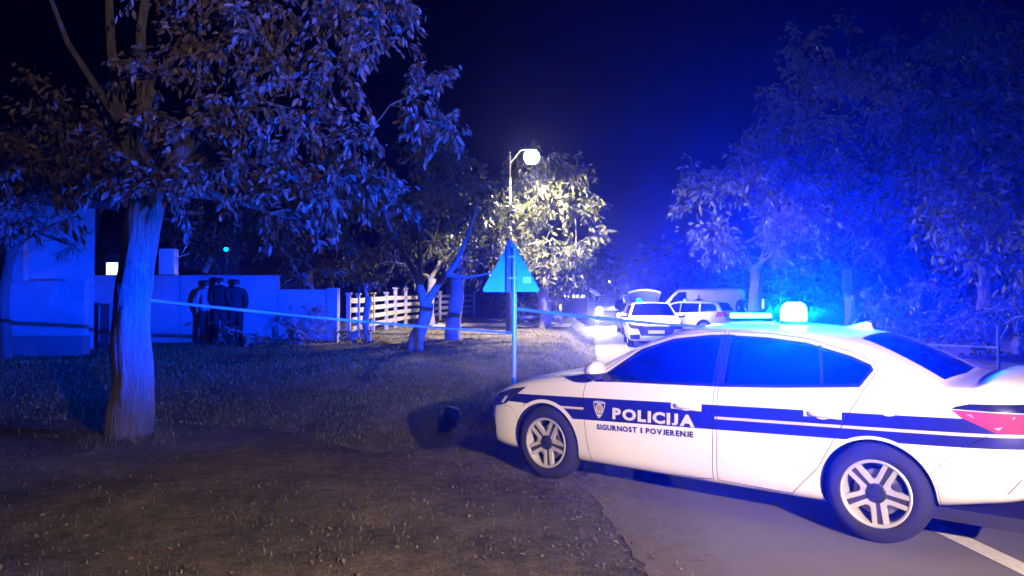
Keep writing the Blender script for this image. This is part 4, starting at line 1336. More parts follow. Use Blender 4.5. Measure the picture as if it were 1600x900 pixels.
VAN = dict(
    name='van', paint=M['paint_van'], paint_bare=M['paint_van'], stations=80, lean=0.14, far=True, waist=.5,
    zt=[(-2.8,1.2),(-2.78,1.9),(-2.7,2.12),(-2.4,2.18),(0,2.2),(.9,2.16),(1.15,2.05),(1.7,1.50),(1.95,1.25),(2.2,1.18),(2.5,1.06),(2.66,.9),(2.70,.7)],
    ze=[(-2.8,1.1),(-2.78,1.8),(-2.7,2.02),(-2.4,2.08),(0,2.1),(.9,2.07),(1.15,1.97),(1.7,1.43),(1.95,1.18),(2.2,1.1),(2.5,.97),(2.66,.82),(2.70,.65)],
    zs=[(-2.8,1.0),(-2.7,1.15),(0,1.15),(1.5,1.13),(1.95,1.06),(2.2,1.02),(2.5,.92),(2.66,.78),(2.7,.62)],
    w=[(-2.8,.85),(-2.7,.95),(-2,.98),(0,.985),(1.8,.98),(2.3,.95),(2.55,.86),(2.7,.6)],
    zb=[(-2.8,.45),(-2.6,.34),(1.5,.30),(2.5,.30),(2.7,.42)],
    cabin=(-2.7, 1.85), wheels=(1.75, -1.6), wheel_r=.34, rim_r=.20, wheel_y=.96, arch_r=.39, arch_z=.35, zfloor=.40,
    screen=([(1.14, -.72), (1.14, .72), (1.6, .78), (1.93, .82), (1.99, 0), (1.93, -.82), (1.6, -.78)], 1.0),
    side_pieces=[
        ('headlight', [(2.2,1.0),(2.45,.92),(2.8,.80),(2.8,.66),(2.5,.72),(2.3,.86)], .5, M['lamp_glass']),
        ('taillight', [(-2.70,1.5),(-2.70,1.1),(-2.9,1.1),(-2.9,1.5)], .7, M['red_lens'])],
    nose_pieces=[('grille', [(-.5,.5),(.5,.5),(.55,.72),(-.55,.72)], 2.4, 2.9, M['dark'])],
    doors=[dict(outline=[(1.55,.36),(1.72,.9),(1.72,1.2),(1.40,1.65),(1.05,1.98),(.55,2.0),(.50,1.1),(.50,.36)], y0=.6,
                windows=[([(1.62,1.18),(1.36,1.60),(1.02,1.92),(.60,1.94),(.57,1.2)], None)], handle=(.80,.60,1.0), mirror=(1.55,1.22))],
    seats=[(.7,.45),(.7,-.45)], dash=1.35)
M['pole_dark'] = plain('weathered_pole', (.045, .042, .04), .85, var=.3, scale=8, bump=.2)
# ------------------------------------------------------------------ people
M['skin'] = plain('skin', (0.42, 0.27, 0.20), 0.55)
M['hair'] = plain('dark_hair', (0.02, 0.016, 0.013), 0.6)
M['cloth_navy'] = plain('navy_cloth', (0.006, 0.007, 0.016), 0.85, bump=.2)
M['cloth_dark'] = plain('dark_cloth', (0.007, 0.007, 0.008), 0.9, bump=.2)
M['cloth_pale'] = plain('pale_cloth', (0.16, 0.16, 0.17), 0.85, bump=.2)
M['shoe'] = plain('shoe_leather', (0.012, 0.011, 0.011), 0.5)

def make_person(label, loc, heading, jacket, trousers, arms=((0, .05), (0, .05)), stride=.0, group=None, height=1.76, bulk=1.0, turn=0.0):
    """one continuous skinned body with five-fingered hands; clothes, hair and shoes lie over it. Faces +y before turning."""
    vs = []; es = []; rs = []
    def v(p, r, par=None):
        vs.append(p); rs.append(r if isinstance(r, tuple) else (r, r))
        if par is not None: es.append((par, len(vs) - 1))
        return len(vs) - 1
    b = bulk
    pel = v((0, 0, .95), (.135 * b, .105 * b)); wai = v((0, 0, 1.10), (.125 * b, .095 * b), pel); che = v((0, -.01, 1.28), (.15 * b, .11 * b), wai)
    up = v((0, -.01, 1.41), (.135 * b, .095 * b), che); nk = v((0, 0, 1.50), .058, up); nk2 = v((0, .012, 1.56), .052, nk)
    hd = v((0, .03, 1.645), (.078, .092), nk2); top = v((0, .015, 1.72), (.066, .078), hd)
    v((0, .125, 1.625), .014, hd)                                   # nose
    for s in (-1, 1): v((s * .083, .02, 1.635), .014, hd)            # ears
    hands = []
    for s, (out, fwd) in zip((-1, 1), arms):
        sh = v((s * .19 * b, -.01, 1.40), .062 * b, up)
        el = v((s * (.25 * b + out * .5), -.03 + fwd * .3, 1.13 + fwd * .05), .046 * b, sh)
        wx, wy, wz = s * (.25 * b + out * .6), .02 + fwd * 1.6, .90 + abs(fwd) * .9
        wr = v((wx, wy, wz), .030, el)
        d = (Vector((wx, wy, wz)) - Vector(vs[el])).normalized()
        pl = v(tuple(Vector((wx, wy, wz)) + d * .075), (.020, .036), wr)
        base = Vector(vs[pl]); side_ = Vector((0, 1, 0)) - d * d.y; side_.normalize(); inn = Vector((-s, 0, 0))
        for q, ln in ((-.028, .062), (-.009, .074), (.010, .070), (.028, .055)):
            k1 = v(tuple(base + side_ * q + d * .035), .0095, pl)
            k2 = v(tuple(base + side_ * q + d * (.035 + ln * .55) + inn * .012), .0085, k1)
            v(tuple(base + side_ * q * .9 + d * (.035 + ln * .95) + inn * .030), .007, k2)
        t1 = v(tuple(Vector((wx, wy, wz)) + d * .045 + side_ * .036), .011, pl)
        v(tuple(Vector((wx, wy, wz)) + d * .095 + side_ * .052 + inn * .012), .009, t1)
        hands.append(wz)
    for s in (-1, 1):
        st = stride * s
        hp_ = v((s * .095 * b, 0, .88), .098 * b, pel)
        kn = v((s * .105, st * .45 + .02, .50), .062, hp_)
        ca = v((s * .108, st * .75 - .015, .32), .054, kn)
        an = v((s * .11, st - .02, .10), .040, ca)
        to = v((s * .122, st + .05, .045), (.040, .034), an)
        v((s * .128, st + .15, .035), (.036, .026), to)
    me = bpy.data.meshes.new('body'); me.from_pydata(vs, es, [])
    ob = bpy.data.objects.new('tmp', me); COL.objects.link(ob)
    sk = ob.modifiers.new('s', 'SKIN'); sk.use_smooth_shade = True
    sv = me.skin_vertices[0].data
    for i, r in enumerate(rs): sv[i].radius = r; sv[i].use_root = (i == 0)
    sb = ob.modifiers.new('d', 'SUBSURF'); sb.levels = 2
    dg = bpy.context.evaluated_depsgraph_get()
    body = bpy.data.meshes.new_from_object(ob.evaluated_get(dg)); bpy.data.objects.remove(ob)
    root = tag(empty('person', loc, heading), label, 'person', group)
    root.scale = (height / 1.79,) * 3
    bo = obj('body', body, M['skin'], root)
    n = len(body.vertices)
    co = np.empty(n * 3, np.float32); body.vertices.foreach_get('co', co); co = co.reshape(-1, 3)
    no = np.empty(n * 3, np.float32); body.vertex_normals.foreach_get('vector', no); no = no.reshape(-1, 3)
    wrist = {-1: np.array(vs[0]), 1: np.array(vs[0])}
    def shell(name, test, d, mat):
        ok = np.array([test(*c) for c in co])
        keep = [list(p.vertices) for p in body.polygons if all(ok[i] for i in p.vertices)]
        ids = sorted({i for f in keep for i in f}); mp = {a: k for k, a in enumerate(ids)}
        m = bpy.data.meshes.new(name)
        m.from_pydata([tuple(co[i] + no[i] * d) for i in ids], [], [[mp[i] for i in f] for f in keep])
        m.polygons.foreach_set('use_smooth', [True] * len(m.polygons))
        return obj(name, m, mat, root)
    hz = max(hands)
    shell('jacket', lambda x, y, z: z < 1.53 and ((abs(x) < .20 * b and z > .86) or (abs(x) >= .19 * b and z > hz - .01)), .014, jacket)
    shell('trousers', lambda x, y, z: z < .98 and z > .09 and abs(x) < .22 * b, .010, trousers)
    for s in (-1, 1): shell('shoe', lambda x, y, z: z < .11 and x * s > 0, .008, M['shoe'])
    shell('hair', lambda x, y, z: z > 1.735 or (z > 1.60 and y < .045) or (z > 1.545 and y < -.015), .010, M['hair'])
    for s in (-1, 1):
        e = MB().lathe([(0, -.008), (.008, 0), (0, .008)], (s * .032, .108, 1.655), n=8, axis='y', cap=False)
        e.build('eye', M['hair'], root)
    MB().box((0, .108, 1.588), (.046, .012, .008)).build('mouth', plain('lip', (.30, .14, .12), .6) if 'lip' not in bpy.data.materials else bpy.data.materials['lip'], root)
    return root

def on(x, y): return (x, y, ground_z(x, y))
make_person('person in a pale top and dark trousers standing at the garden wall', on(-8.02, 19.42), R(20), M['cloth_pale'], M['cloth_dark'], stride=.09, height=1.72)
make_person('person in dark clothes with back turned, middle of the three at the garden wall', on(-7.58, 19.2), R(-15), M['cloth_dark'], M['cloth_dark'], bulk=1.08, stride=.05, height=1.80)
make_person('person in dark clothes facing the garden wall, nearest the dark bush', on(-7.22, 19.38), R(30), M['cloth_navy'], M['cloth_dark'], bulk=1.05, stride=-.06, height=1.74)
make_person('person in a dark blue shirt standing on the bright road beside the parked cars', on(5.22, 36.0), R(-140), M['cloth_navy'], M['cloth_dark'], stride=.06, height=1.80)
make_person('person in dark clothes standing against the side of the white van', on(9.95, 39.5), R(150), M['cloth_dark'], M['cloth_dark'], height=1.85)
make_person('person in dark clothes standing under the leafy tree right of the white van', on(10.6, 34.2), R(200), M['cloth_navy'], M['cloth_dark'], height=1.82)

# ------------------------------------------------------------------ sign, tape, lamps, small things
SX, SY = 0.035, 11.5
sz = ground_z(SX, SY)
s = tag(empty('road_sign', (SX, SY, sz)), 'triangular road sign seen from behind on a grey pole', 'road sign')
MB().tube([(0, 0, -.1), (0, 0, 1.2), (0, 0, 2.42 - sz)], .036, n=14).build('pole', M['grey_metal'], s, 50)
M['sign_back'] = plain('blue_grey_sign_paint', (.05, .38, .55), .5)
def rtri(w, h_, r, n=5):
    P = [(-w / 2, 0), (w / 2, 0), (0, h_)]
    out = []
    for i in range(3):
        a = Vector(P[i - 1]); b = Vector(P[i]); c = Vector(P[(i + 1) % 3])
        d1 = (a - b).normalized(); d2 = (c - b).normalized()
        t = r / math.tan(d1.angle(d2) / 2)
        p1 = b + d1 * t; p2 = b + d2 * t
        for k in range(n + 1):
            u = k / n; q = (1 - u) ** 2 * p1 + 2 * u * (1 - u) * b + u * u * p2
            out.append((q.x, q.y))
    return out
tri = [(x - .05, z + 1.735 - sz) for x, z in rtri(.93, .83, .045)]
pl = MB().prism(tri, .052, .058, 'xz').build('plate', M['sign_back'], s)
# folded rim of the plate
rim = MB(); tin = inset_poly(tri, .012); vs = []; k = len(tri)
vs = [(x, .034, z) for x, z in tri] + [(x, .034, z) for x, z in tin] + [(x, .056, z) for x, z in tri] + [(x, .051, z) for x, z in tin]
fs = []
for i in range(k):
    j = (i + 1) % k
    fs += [(i, j, k + j, k + i), (i, 2 * k + i, 2 * k + j, j), (k + i, k + j, 3 * k + j, 3 * k + i)]
rim.add(vs, fs); rim.build('plate_rim', M['sign_back'], s)
face = MB().prism(inset_poly(tri, .004), .0585, .0595, 'xz').build('face', plain('sign_red', (.5, .02, .02), .4), s)
MB().prism(inset_poly(tri, .075), .060, .0605, 'xz').build('face_field', plain('sign_white', (.75, .75, .75), .4), face)
MB().box((-.085, .022, 2.13 - sz), (.075, .055, .80)).build('bracket', M['rust'], s)
for z in (1.95, 2.28):
    MB().box((-.02, .0, z - sz), (.14, .085, .03)).build('clamp', M['grey_metal'], s)
MB().box((.20, .048, 1.92 - sz), (.125, .004, .10)).build('sticker', plain('white_sticker', (.85, .85, .85), .4), s)

M['tape'] = leaf_mat('barrier_tape_film', (.16, .19, .42), (.18, .21, .45), (.2, .23, .5), .4)
M['tape_stripe'] = plain('barrier_tape_print', (.05, .07, .35), .5)
def tape(label, pts, width, sag=.0, tw=.5, group='police barrier tape'):
    pts = [Vector(p) for p in pts]
    P = []
    for a, b in zip(pts, pts[1:]):
        n = 60
        for k in range(n if b is not pts[-1] else n + 1):
            t = k / n
            p = a.lerp(b, t); p.z -= sag * 4 * t * (1 - t)
            P.append(p)
    V = []; F = []
    for i, p in enumerate(P):
        d = (P[min(i + 1, len(P) - 1)] - P[max(0, i - 1)]).normalized()
        a = tw * math.sin(i * .11) + .25 * math.sin(i * .37)
        upv = (Vector((0, 0, 1)) - d * d.z).normalized(); sd = d.cross(upv)
        w = (upv * math.cos(a) + sd * math.sin(a)) * width / 2
        V += [p - w, p + w]
    F = [(2 * i, 2 * i + 2, 2 * i + 3, 2 * i + 1) for i in range(len(P) - 1)]
    me = np_mesh('barrier_tape', [tuple(q) for q in V], F)
    me.polygons.foreach_set('use_smooth', [True] * len(me.polygons))
    o = obj('barrier_tape', me, [M['tape']])
    return tag(o, label, 'barrier tape', group)
tape('barrier tape stretched from the big trunk across the lawn to the sign pole', [(-4.12, 8.30, 1.60), (-.01, 11.46, 1.10)], .032, sag=.03)
tape('barrier tape stretched from the sign pole to the right in front of the parked cars', [(.07, 11.48, 1.47), (3.42, 13.1, 1.13)], .05, sag=.02)
tp = tag(MB().box((0, 0, .5), (.045, .045, 1.1)).build('tape_post', M['pole_dark']), 'pale stake holding tape at the right, behind the boot of the near police car', 'post')
tp.location = (9.85, 15.0, ground_z(9.85, 15))
tape('faint barrier tape behind the boot of the near police car', [(7.4, 13.8, .80), (9.83, 14.98, .66)], .035)

M['lamp_glow'] = emit('street_lamp_glow', (1.0, 0.88, 0.68), 160)
def street_lamp(label, x, y, h_, arm, glow, power, col, r=.25, aim=0.0, group='street lamps', spot=None):
    z = ground_z(x, y)
    o = tag(empty('street_lamp', (x, y, z), aim), label, 'street lamp', group)
    MB().tube([(0, 0, -.1), (0, 0, 1.2), (0, 0, h_ + .15)], [.11, .10, .05], n=12).build('pole', M['pole_dark'], o, 50)
    MB().tube([(0, 0, h_ - .25), (arm * .5, 0, h_ + .20), (arm, 0, h_ + r * .95)], .016, n=8).build('arm', M['grey_metal'], o, 50)
    MB().lathe([(.02, r * .95), (r * .5, r * .85), (r * .62, r * .72)], (arm, 0, h_), n=20, cap=False).build('lamp_head', M['grey_metal'], o, 50)
    MB().lathe([(r * .6, r * .72), (r * .85, r * .45), (r, 0), (r * .93, -r * .4), (r * .7, -r * .75), (r * .35, -r * .95), (.0, -r)], (arm, 0, h_), n=20, cap=False).build('lamp_bowl', glow, o, 50)
    if power:
        ld = bpy.data.lights.new('lamp_light', 'SPOT' if spot else 'POINT'); ld.energy = power; ld.color = col; ld.shadow_soft_size = .12
        lo = bpy.data.objects.new('lamp_light', ld); link(lo, o); lo.location = (arm, 0, h_ - r * 1.1 - .14)
        if spot:
            d = Vector(spot) - Vector((x, y, z)) - Vector(lo.location)
            lo.rotation_euler = d.to_track_quat('-Z', 'Y').to_euler(); ld.spot_size = R(160); ld.spot_blend = .35
    return o
street_lamp('tall street lamp glowing white above the pale drive', -.09, 23.5, 5.65, .72, M['lamp_glow'], 12500, (1.0, 0.84, 0.62), r=.25, spot=(2.0, 24.3, 0))
street_lamp('small distant street lamp, brighter of the two over the road', 11.0, 90, 3.75, .7, emit('distant_lamp_glow', (1, .93, .75), 60), 0, None, .30)
street_lamp('tiny farthest street lamp, fainter of the two over the road', 17.8, 130, 4.1, .7, emit('farthest_lamp_glow', (1, .93, .85), 30), 0, None, .26)
# unseen tripod work light, inferred from the warm light on the near car and verge
fl = tag(empty('work_light', (3.2, -2.0, 0)), 'unseen work light on a tripod behind the camera, with an added fill head and flaps', 'work light')
for k in range(3):
    a = k * 2.094 + .5
    MB().tube([(0, 0, 1.0), (.55 * math.cos(a), .55 * math.sin(a), .0)], .014, n=6).build('leg', M['dark'], fl)
MB().tube([(0, 0, .75), (0, 0, 2.55)], .018, n=8).build('mast', M['dark'], fl)
hd_ = tag(empty('lamp_head', (0, 0, 2.66), R(20.5), fl))
MB().box((0, -.10, 0), (.34, .10, .26)).build('lamp_housing', M['dark'], hd_, bevel=.01)
MB().box((0, -.045, 0), (.28, .01, .20)).build('lamp_lens', emit('work_light_glow', WARM, 40), hd_)
# added flaps that cut the beam off the walls, sign and far verge
def flap(u0, u1, z1):
    m = MB(); m.add([(u0 * .5, -.05, .135), (u1 * .5, -.05, .135), (u1, .50, z1), (u0, .50, z1), (u0 * .5, -.05, .143), (u1 * .5, -.05, .143), (u1, .50, z1 + .008), (u0, .50, z1 + .008)],
                    [(3, 2, 1, 0), (4, 5, 6, 7), (0, 1, 5, 4), (1, 2, 6, 5), (2, 3, 7, 6), (3, 0, 4, 7)])
    return m
flap(-.01, .36, -.058).build('added_barn_door', M['dark'], hd_)
bd = flap(-.50, .015, -.096)
bd.build('added_barn_door', M['dark'], hd_)
def head_light(power, loc, rot, size):
    ld = bpy.data.lights.new('lamp_light', 'SPOT'); ld.energy = power; ld.color = WARM; ld.spot_size = R(size); ld.spot_blend = 1.0; ld.shadow_soft_size = .06
    lo = bpy.data.objects.new('lamp_light', ld); link(lo, hd_); lo.location = loc; lo.rotation_euler = rot
head_light(FLOOD, (0, 0, 0), (R(90 - 19), 0, 0), 70)
# added second head, weaker fill light tilted up at the tree crown
h2_ = MB().box((-.30, -.10, .12), (.20, .10, .16), M=Matrix.Rotation(R(20), 3, 'X')).build('lamp_housing', M['dark'], hd_, bevel=.01)
head_light(3600, (-.30, .02, .16), (R(90 + 21), 0, R(9)), 54)

o = MB().tube([(0, 0, -.1), (0, 0, .08), (.01, 0, .12)], [.16, .12, .10], n=12, jit=.2).build('tree_stump', M['bark'], None, 60)
o.location = (-.88, 11.0, ground_z(-.88, 11.0)); tag(o, 'dark tree stump on the slope left of the sign pole', 'stump')
o = MB().lathe([(0, -.03), (.04, -.02), (.05, .01), (.03, .04), (0, .045)], n=10).build('stone', plain('white_stone', (.75, .74, .7), .4), None, 50)
o.location = (-.30, 10.15, ground_z(-.30, 10.15) + .03); tag(o, 'small white stone lying left of the near car nose', 'stone')
nb = tag(empty('notice_board', (10.95, 33.0, ground_z(10.95, 33))), 'small white board on a post under the trees, left of the blue roof beacon', 'board')
MB().box((0, 0, .75), (.08, .08, 1.6)).build('post', M['white_wood'], nb)
MB().box((0, -.06, 1.38), (.56, .04, .44)).build('panel', plain('white_board', (.75, .75, .76), .5), nb)
# ------------------------------------------------------------------ the vehicles in the place
HX, HY = 1.898, 6.362
HROT = math.atan2(.6466, -.7628)
hero, hl = make_car(HERO, 'police_car', (HX, HY, .004), HROT)
tag(hero, 'white police car with blue band and roof beacon parked across the near road', 'police car', 'white police cars')

def text_mesh(body, x0, x1, z, cap, spec_loft, side, bold, slope=0.0, gap=.09, lift=.0035):
    """flat print following the door skin, set letter by letter from x0 to x1"""
    V = []; F = []; cur = 0.0
    for ch in body:
        cu = bpy.data.curves.new('t', 'FONT'); cu.body = ch; cu.size = 1; cu.offset = bold; cu.resolution_u = 3
        ob = bpy.data.objects.new('t', cu); COL.objects.link(ob)
        dg = bpy.context.evaluated_depsgraph_get(); me = bpy.data.meshes.new_from_object(ob.evaluated_get(dg)); bpy.data.objects.remove(ob)
        co = np.array([v.co for v in me.vertices]); mn = co.min(0); mx = co.max(0); b = len(V)
        for c in co: V.append((cur + c[0] - mn[0], (c[1] - mn[1]) / (mx[1] - mn[1])))
        F += [tuple(b + i for i in p.vertices) for p in me.polygons]
        cur += mx[0] - mn[0] + gap
    tot = cur - gap
    out = []
    for u, w in V:
        x = x0 + (x1 - x0) * u / tot; zz = z + w * cap + slope * (x - max(x0, x1))
        out.append((x, side * (spec_loft.ysurf(x, zz) + lift), zz))
    me = bpy.data.meshes.new('t'); me.from_pydata(out, [], F)
    return me
front = HERO['doors'][0]['objs']
for d, sd in zip(front, (1, -1)):
    a, b = (.645, -.088) if sd > 0 else (-.088, .645)
    obj('lettering', text_mesh('POLICIJA', a, b, .607, .092, hl, sd, .048, slope=-.013), M['silver_print'], d)
    words = ('SIGURNOST', 'I', 'POVJERENJE'); wd = (.385, .016, .411)
    u = 0.0
    for q, ww in zip(words, wd):
        xa = .800 - u; xb = xa - ww
        if sd < 0: xa, xb = -.072 + u, -.072 + u + ww
        me = text_mesh(q, xa, xb, .503 - .040 * (max(xa, xb) - .800), .046, hl, sd, .042, slope=-.040)
        obj('motto', me, M['navy_print'], d)
        u += ww + .032
    # shield badge: silver outline, round pale field with a small chequer
    def put(P, lift): return [(x, sd * (hl.ysurf(x, z) + lift), z) for x, z in P]
    cx, cz = .775, .672
    sh = []
    for k in range(24):
        t = k / 24
        if t < .25: q = (-.058 + .116 * t * 4, .062 + .008 * math.sin(t * 4 * math.pi))
        elif t < .625: u = (t - .25) / .375; q = (.058 * math.cos(u * math.pi / 2) ** .8, .062 - .137 * u)
        else: u = (t - .625) / .375; q = (-.058 * math.sin(u * math.pi / 2) ** .8 if u > 0 else 0, -.075 + .137 * u)
        sh.append((cx + q[0], cz + q[1]))
    inn = inset_poly(sh, .007); n = len(sh)
    mb = MB(); mb.add(put(sh, .0035) + put(inn, .0035), [(i, (i + 1) % n, n + (i + 1) % n, n + i) for i in range(n)])
    badge = mb.build('badge', M['silver_print'], d)
    mb = MB(); P = [(cx + .037 * math.cos(k * .2618), cz + .008 + .042 * math.sin(k * .2618)) for k in range(24)]
    mb.add(put(P, .0035), [tuple(range(24))]); mb.build('badge_field', M['gold_print'], badge)
    mb = MB()
    for r_ in range(4):
        for c_ in range(4):
            if (r_ + c_) % 2: continue
            x, z = cx - .020 + c_ * .010, cz - .010 + r_ * .010
            mb.add(put([(x, z), (x + .010, z), (x + .010, z + .010), (x, z + .010)], .0040), [(0, 1, 2, 3)])
    mb.build('badge_chequer', M['rust'], badge)
    mb = MB(); mb.add(put([(cx - .046, cz + .050), (cx + .046, cz + .050), (cx + .043, cz + .058), (cx - .043, cz + .058)], .0038), [(0, 1, 2, 3)])
    mb.add(put([(cx - .030, cz - .040), (cx + .030, cz - .040), (cx + .012, cz - .056), (cx - .012, cz - .056)], .0038), [(0, 1, 2, 3)])
    mb.build('badge_ribbon', M['silver_print'], badge)
# daytime-running strip in the head lamps, pale wedge in the tail lamps
for sd in (1, -1):
    mb = MB(); P = [(1.80, .700), (1.835, .695), (1.885, .635), (1.850, .632)]
    mb.add([(x, sd * (hl.ysurf(x, z) + .003), z) for x, z in P], [(0, 1, 2, 3)])
    mb.build('running_light', M['led'], hero)
    mb = MB(); P = [(-1.86, .882), (-2.10, .880), (-2.02, .80)]
    mb.add([(x, sd * (hl.ysurf(x, z) + .003), z) for x, z in P], [(0, 1, 2)])
    mb.build('tail_reflector', M['red_lens_light'], hero)
# shark-fin aerial on the roof
zt_ = pchip(HERO['zt'])
fx = -1.02; mb = MB(); vs = []
for x, hh, w in ((.11, .0, .012), (.03, .030, .018), (-.05, .066, .016), (-.085, .062, .010), (-.10, .0, .022)):
    vs += [(fx + x, -w, zt_(fx + x) + hh), (fx + x, w, zt_(fx + x) + hh), (fx + x, -w * 1.8, zt_(fx + x) - .01), (fx + x, w * 1.8, zt_(fx + x) - .01)]
fs = []
for j in range(4):
    b = 4 * j; fs += [(b, b + 4, b + 5, b + 1), (b, b + 2, b + 6, b + 4), (b + 1, b + 5, b + 7, b + 3)]
mb.add(vs, fs + [(0, 1, 3, 2), (16, 18, 19, 17)]); mb.build('aerial', M['paint_plain'], hero, 40, bevel=.004)
MB().box((-2.235, 0, .62), (.02, .50, .11)).build('number_plate', M['plate'], hero)
MB().box((2.24, 0, .50), (.02, .50, .11)).build('number_plate', M['plate'], hero)

def beacon(parent, x, y, z, band_mat, dome_mat, r=.098, hgt=.178, lens=True):
    """blue rotating beacon: black magnetic foot, glowing dome, a bright lens slit between two plates that keep its beam level, dark lid"""
    MB().lathe([(r * 1.1, -.03), (r * 1.1, .02), (r * 1.0, .03), (.0, .03)], (x, y, z), n=24, cap=False).build('beacon_foot', M['dark'], parent, 50)
    m = hgt * .60; c = .47 * r
    MB().lathe([(r * .97, .03), (r, .05), (r, m - .005)], (x, y, z), n=20, cap=False).build('beacon_dome', dome_mat, parent, 60)
    MB().lathe([(r, m + .005), (r * .97, m + .02), (r * .85, hgt * .86), (r * .62, hgt * .96), (r * .5, hgt * .985)], (x, y, z), n=20, cap=False).build('beacon_dome', dome_mat, parent, 60)
    if lens:
        MB().lathe([(c * .8, m - .0048), (r * .99, m - .0048)], (x, y, z), n=24, cap=False).build('beacon_plate', M['dark'], parent, 50)
        MB().lathe([(c * .8, m + .0048), (r * .99, m + .0048)], (x, y, z), n=24, cap=False).build('beacon_plate', M['dark'], parent, 50)
        MB().lathe([(c, m - .0044), (c, m + .0044)], (x, y, z), n=14, cap=False).build('beacon_lens', band_mat, parent, 60)
    MB().lathe([(r * .52, hgt * .985), (r * .5, hgt + .004), (.0, hgt + .012)], (x, y, z), n=20, cap=False).build('beacon_lid', M['dark'], parent, 50)

proto_copy = None
# second police car hidden behind the first: a straight light bar shows over the roof
second = copy_tree(hero)
second.location = (4.20, 13.3, ground_z(4.2, 13.3) + .02); second.rotation_euler = (0, 0, R(98))
second['label'] = 'white police car behind the near one, only its straight glowing roof light bar in view'
bx_ = MB()
lbz = zt_(-.2)
MB().box((-.2, 0, lbz + .025), (.16, .74, .05)).build('light_bar_foot', M['dark'], second)
MB().box((-.2, 0, lbz + .095), (.20, .70, .085)).build('light_bar', emit('light_bar_glow', (0.02, .16, 1.0), 60), second, bevel=.02)

# the beacon of the near car
beacon(hero, -.52, 0, zt_(-.52), emit('beacon_band_glow', BLUE, BEACON), emit('beacon_dome_glow', (0.0004, 0.065, 1.0), DOME))
hero_lead = MB().tube([(-.60, .0, zt_(-.6) + .01), (-.75, -.12, zt_(-.75) + .004), (-.92, -.22, zt_(-.92) + .002), (-1.08, -.26, zt_(-1.08) - .004)], .008, n=6).build('beacon_lead', M['dark'], hero)

# parked cars farther down the road
est, el = make_car(ESTATE, 'police_estate', (4.86, 25.9, ground_z(4.9, 25.9)), R(-96))
tag(est, 'white police estate car facing the camera on the bright road with a blue roof beacon', 'police car', 'white police cars')
e_copy = copy_tree(est)
e_copy.location = (7.75, 33.4, ground_z(7.7, 33.4)); e_copy.rotation_euler = (0, 0, R(142))
e_copy.name = 'estate_car'; e_copy['category'] = 'car'
e_copy['label'] = 'white estate car seen from its rear corner, right of the estate that faces the camera'; del e_copy['group']
MB().lathe([(.05, 0), (.05, .06), (.03, .09), (0, .095)], (.1, -.3, pchip(ESTATE['zt'])(.1)), n=12, cap=False).build('roof_lamp', emit('roof_lamp_glow', (.1, .5, 1.0), 9), e_copy, 50)
e3 = copy_tree(est)
e3.location = (5.75, 33.6, ground_z(5.75, 33.6)); e3.rotation_euler = (0, 0, R(86)); e3.name = 'estate_car'; e3['category'] = 'car'
e3['label'] = 'white estate car with its boot lid raised, behind the estate that faces the camera'; del e3['group']
# raised boot lid: curved white shell with a dark window
ze_ = pchip(ESTATE['zt'])
mb = MB(); vs = []; fs = []; nn = 12
for j in range(nn + 1):
    y = -.68 + 1.36 * j / nn
    arch = .12 * (1 - (y / .68) ** 2)
    vs += [(-1.75, y * .93, 1.44), (-2.45, y, 1.86 + arch), (-2.50, y, 1.78 + arch), (-1.75, y * .93, 1.39)]
for j in range(nn):
    b = 4 * j
    for k in range(4): fs.append((b + k, b + (k + 1) % 4, b + 4 + (k + 1) % 4, b + 4 + k))
fs += [(0, 1, 2, 3)[::-1], tuple(4 * nn + k for k in range(4))]
mb.add(vs, fs); lid = mb.build('boot_lid', M['paint_plain'], e3, 40)
mb = MB(); vs = []; fs = []
for j in range(nn + 1):
    y = -.56 + 1.12 * j / nn; arch = .11 * (1 - (y / .68) ** 2)
    vs += [(-1.88, y * .93, 1.46 + arch * .2), (-2.34, y, 1.72 + arch)]
fs = [(2 * j, 2 * j + 2, 2 * j + 3, 2 * j + 1) for j in range(nn)]
mb.add(vs, fs); mb.build('boot_lid_glass', M['black_gloss'], lid)
for y in (-.55, .55): MB().tube([(-1.9, y, 1.2), (-2.2, y, 1.66)], .012, n=6).build('gas_strut', M['dark'], e3)

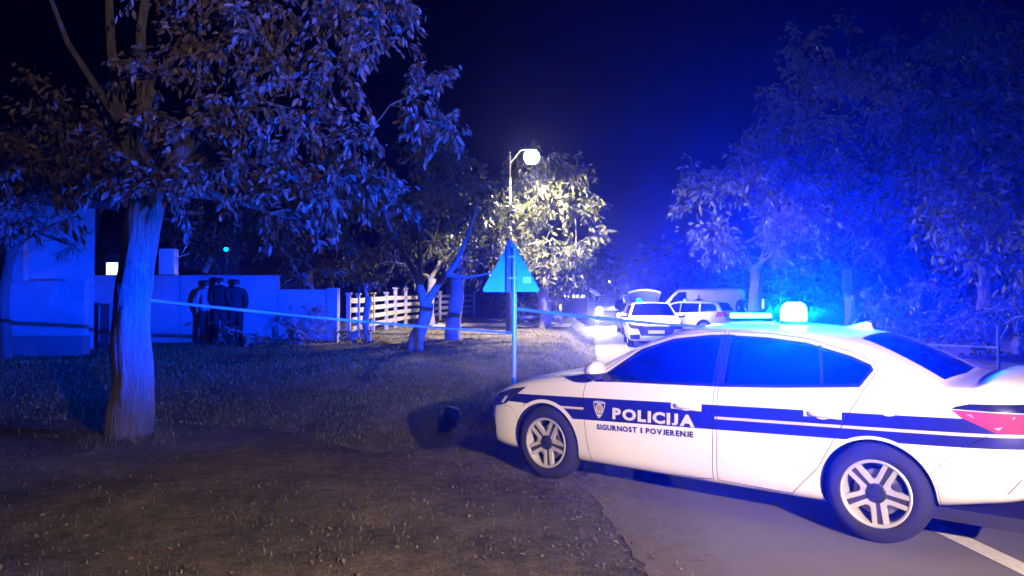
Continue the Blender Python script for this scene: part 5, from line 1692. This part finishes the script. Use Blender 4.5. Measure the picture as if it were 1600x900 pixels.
# beacon, plates and livery band for the facing estate only
zr = pchip(ESTATE['zt'])(-.1)
EB = emit('estate_beacon_glow', (0.0, .10, 1.0), BEACON2)
beacon(est, -.1, -.40, zr - .02, EB, EB, .06, .12, False)
MB().box((2.13, 0, .52), (.02, .52, .11)).build('number_plate', M['plate'], est)
band = MB(); 
for sd in (1, -1):
    P = [(.95, .80), (-.19, .83), (-1.05, .85), (-1.05, .66), (-.19, .64), (.95, .62)]
    band.add([(x, sd * (el.ysurf(x, z) + .004), z) for x, z in P], [tuple(range(6))])
band.build('livery_band', M['navy_print'], est)

# people carrier with glaring head lamps
mini = copy_tree(est)
for ch in list(mini.children):
    if ch.name.split('.')[0] in ('beacon_foot', 'beacon_dome', 'beacon_band', 'number_plate', 'livery_band', 'headlight'): bpy.data.objects.remove(ch)
mini.location = (5.95, 44.2, ground_z(5.9, 44)); mini.rotation_euler = (0, 0, R(-99)); mini.scale = (1.03, 1.04, 1.22)
mini.name = 'people_carrier'; mini['category'] = 'car'; del mini['group']
mini['label'] = 'white people carrier with glaring headlamps at the left edge of the bright road'
HL = emit('headlamp_glow', (1.0, .93, .97), 5000)
for sd, pw in ((1, 0), (-1, 20000)):
    MB().lathe([(.0, .06), (.12, .04), (.19, -.03), (.17, -.08)], (2.06, sd * -.62, .69), n=18, axis='x', cap=False).build('headlight', HL if pw else emit('dipped_headlamp_glow', (1, .93, .97), 25), mini, 50)
    if pw:
        ld = bpy.data.lights.new('headlamp_light', 'SPOT'); ld.energy = pw; ld.color = (1.0, .93, .97); ld.spot_size = R(32); ld.spot_blend = 1.0; ld.shadow_soft_size = .08
        lo = bpy.data.objects.new('headlamp_light', ld); link(lo, mini); lo.location = (2.22, -.62, .72); lo.rotation_euler = (R(90 - 13), 0, R(-90))

van, vl = make_car(VAN, 'delivery_van', (10.9, 44.0, ground_z(10.9, 44)), R(172))
tag(van, 'white panel van parked side-on behind the estate cars', 'van')
# ------------------------------------------------------------------ night haze that carries the blue light
hz = MB().box((0, 110, 14), (340, 330, 36)).mesh('haze')
m = bpy.data.materials.new('night_haze'); m.use_nodes = True
nt = m.node_tree; nt.nodes.clear()
pv = N(nt, 'ShaderNodeVolumePrincipled'); pv.inputs['Color'].default_value = (.38, .42, 1.0, 1); pv.inputs['Density'].default_value = HAZE
pv.inputs['Anisotropy'].default_value = 0.88
ou = N(nt, 'ShaderNodeOutputMaterial'); L(nt, pv.outputs[0], ou.inputs['Volume'])
tag(obj('haze', hz, m), kind='stuff')
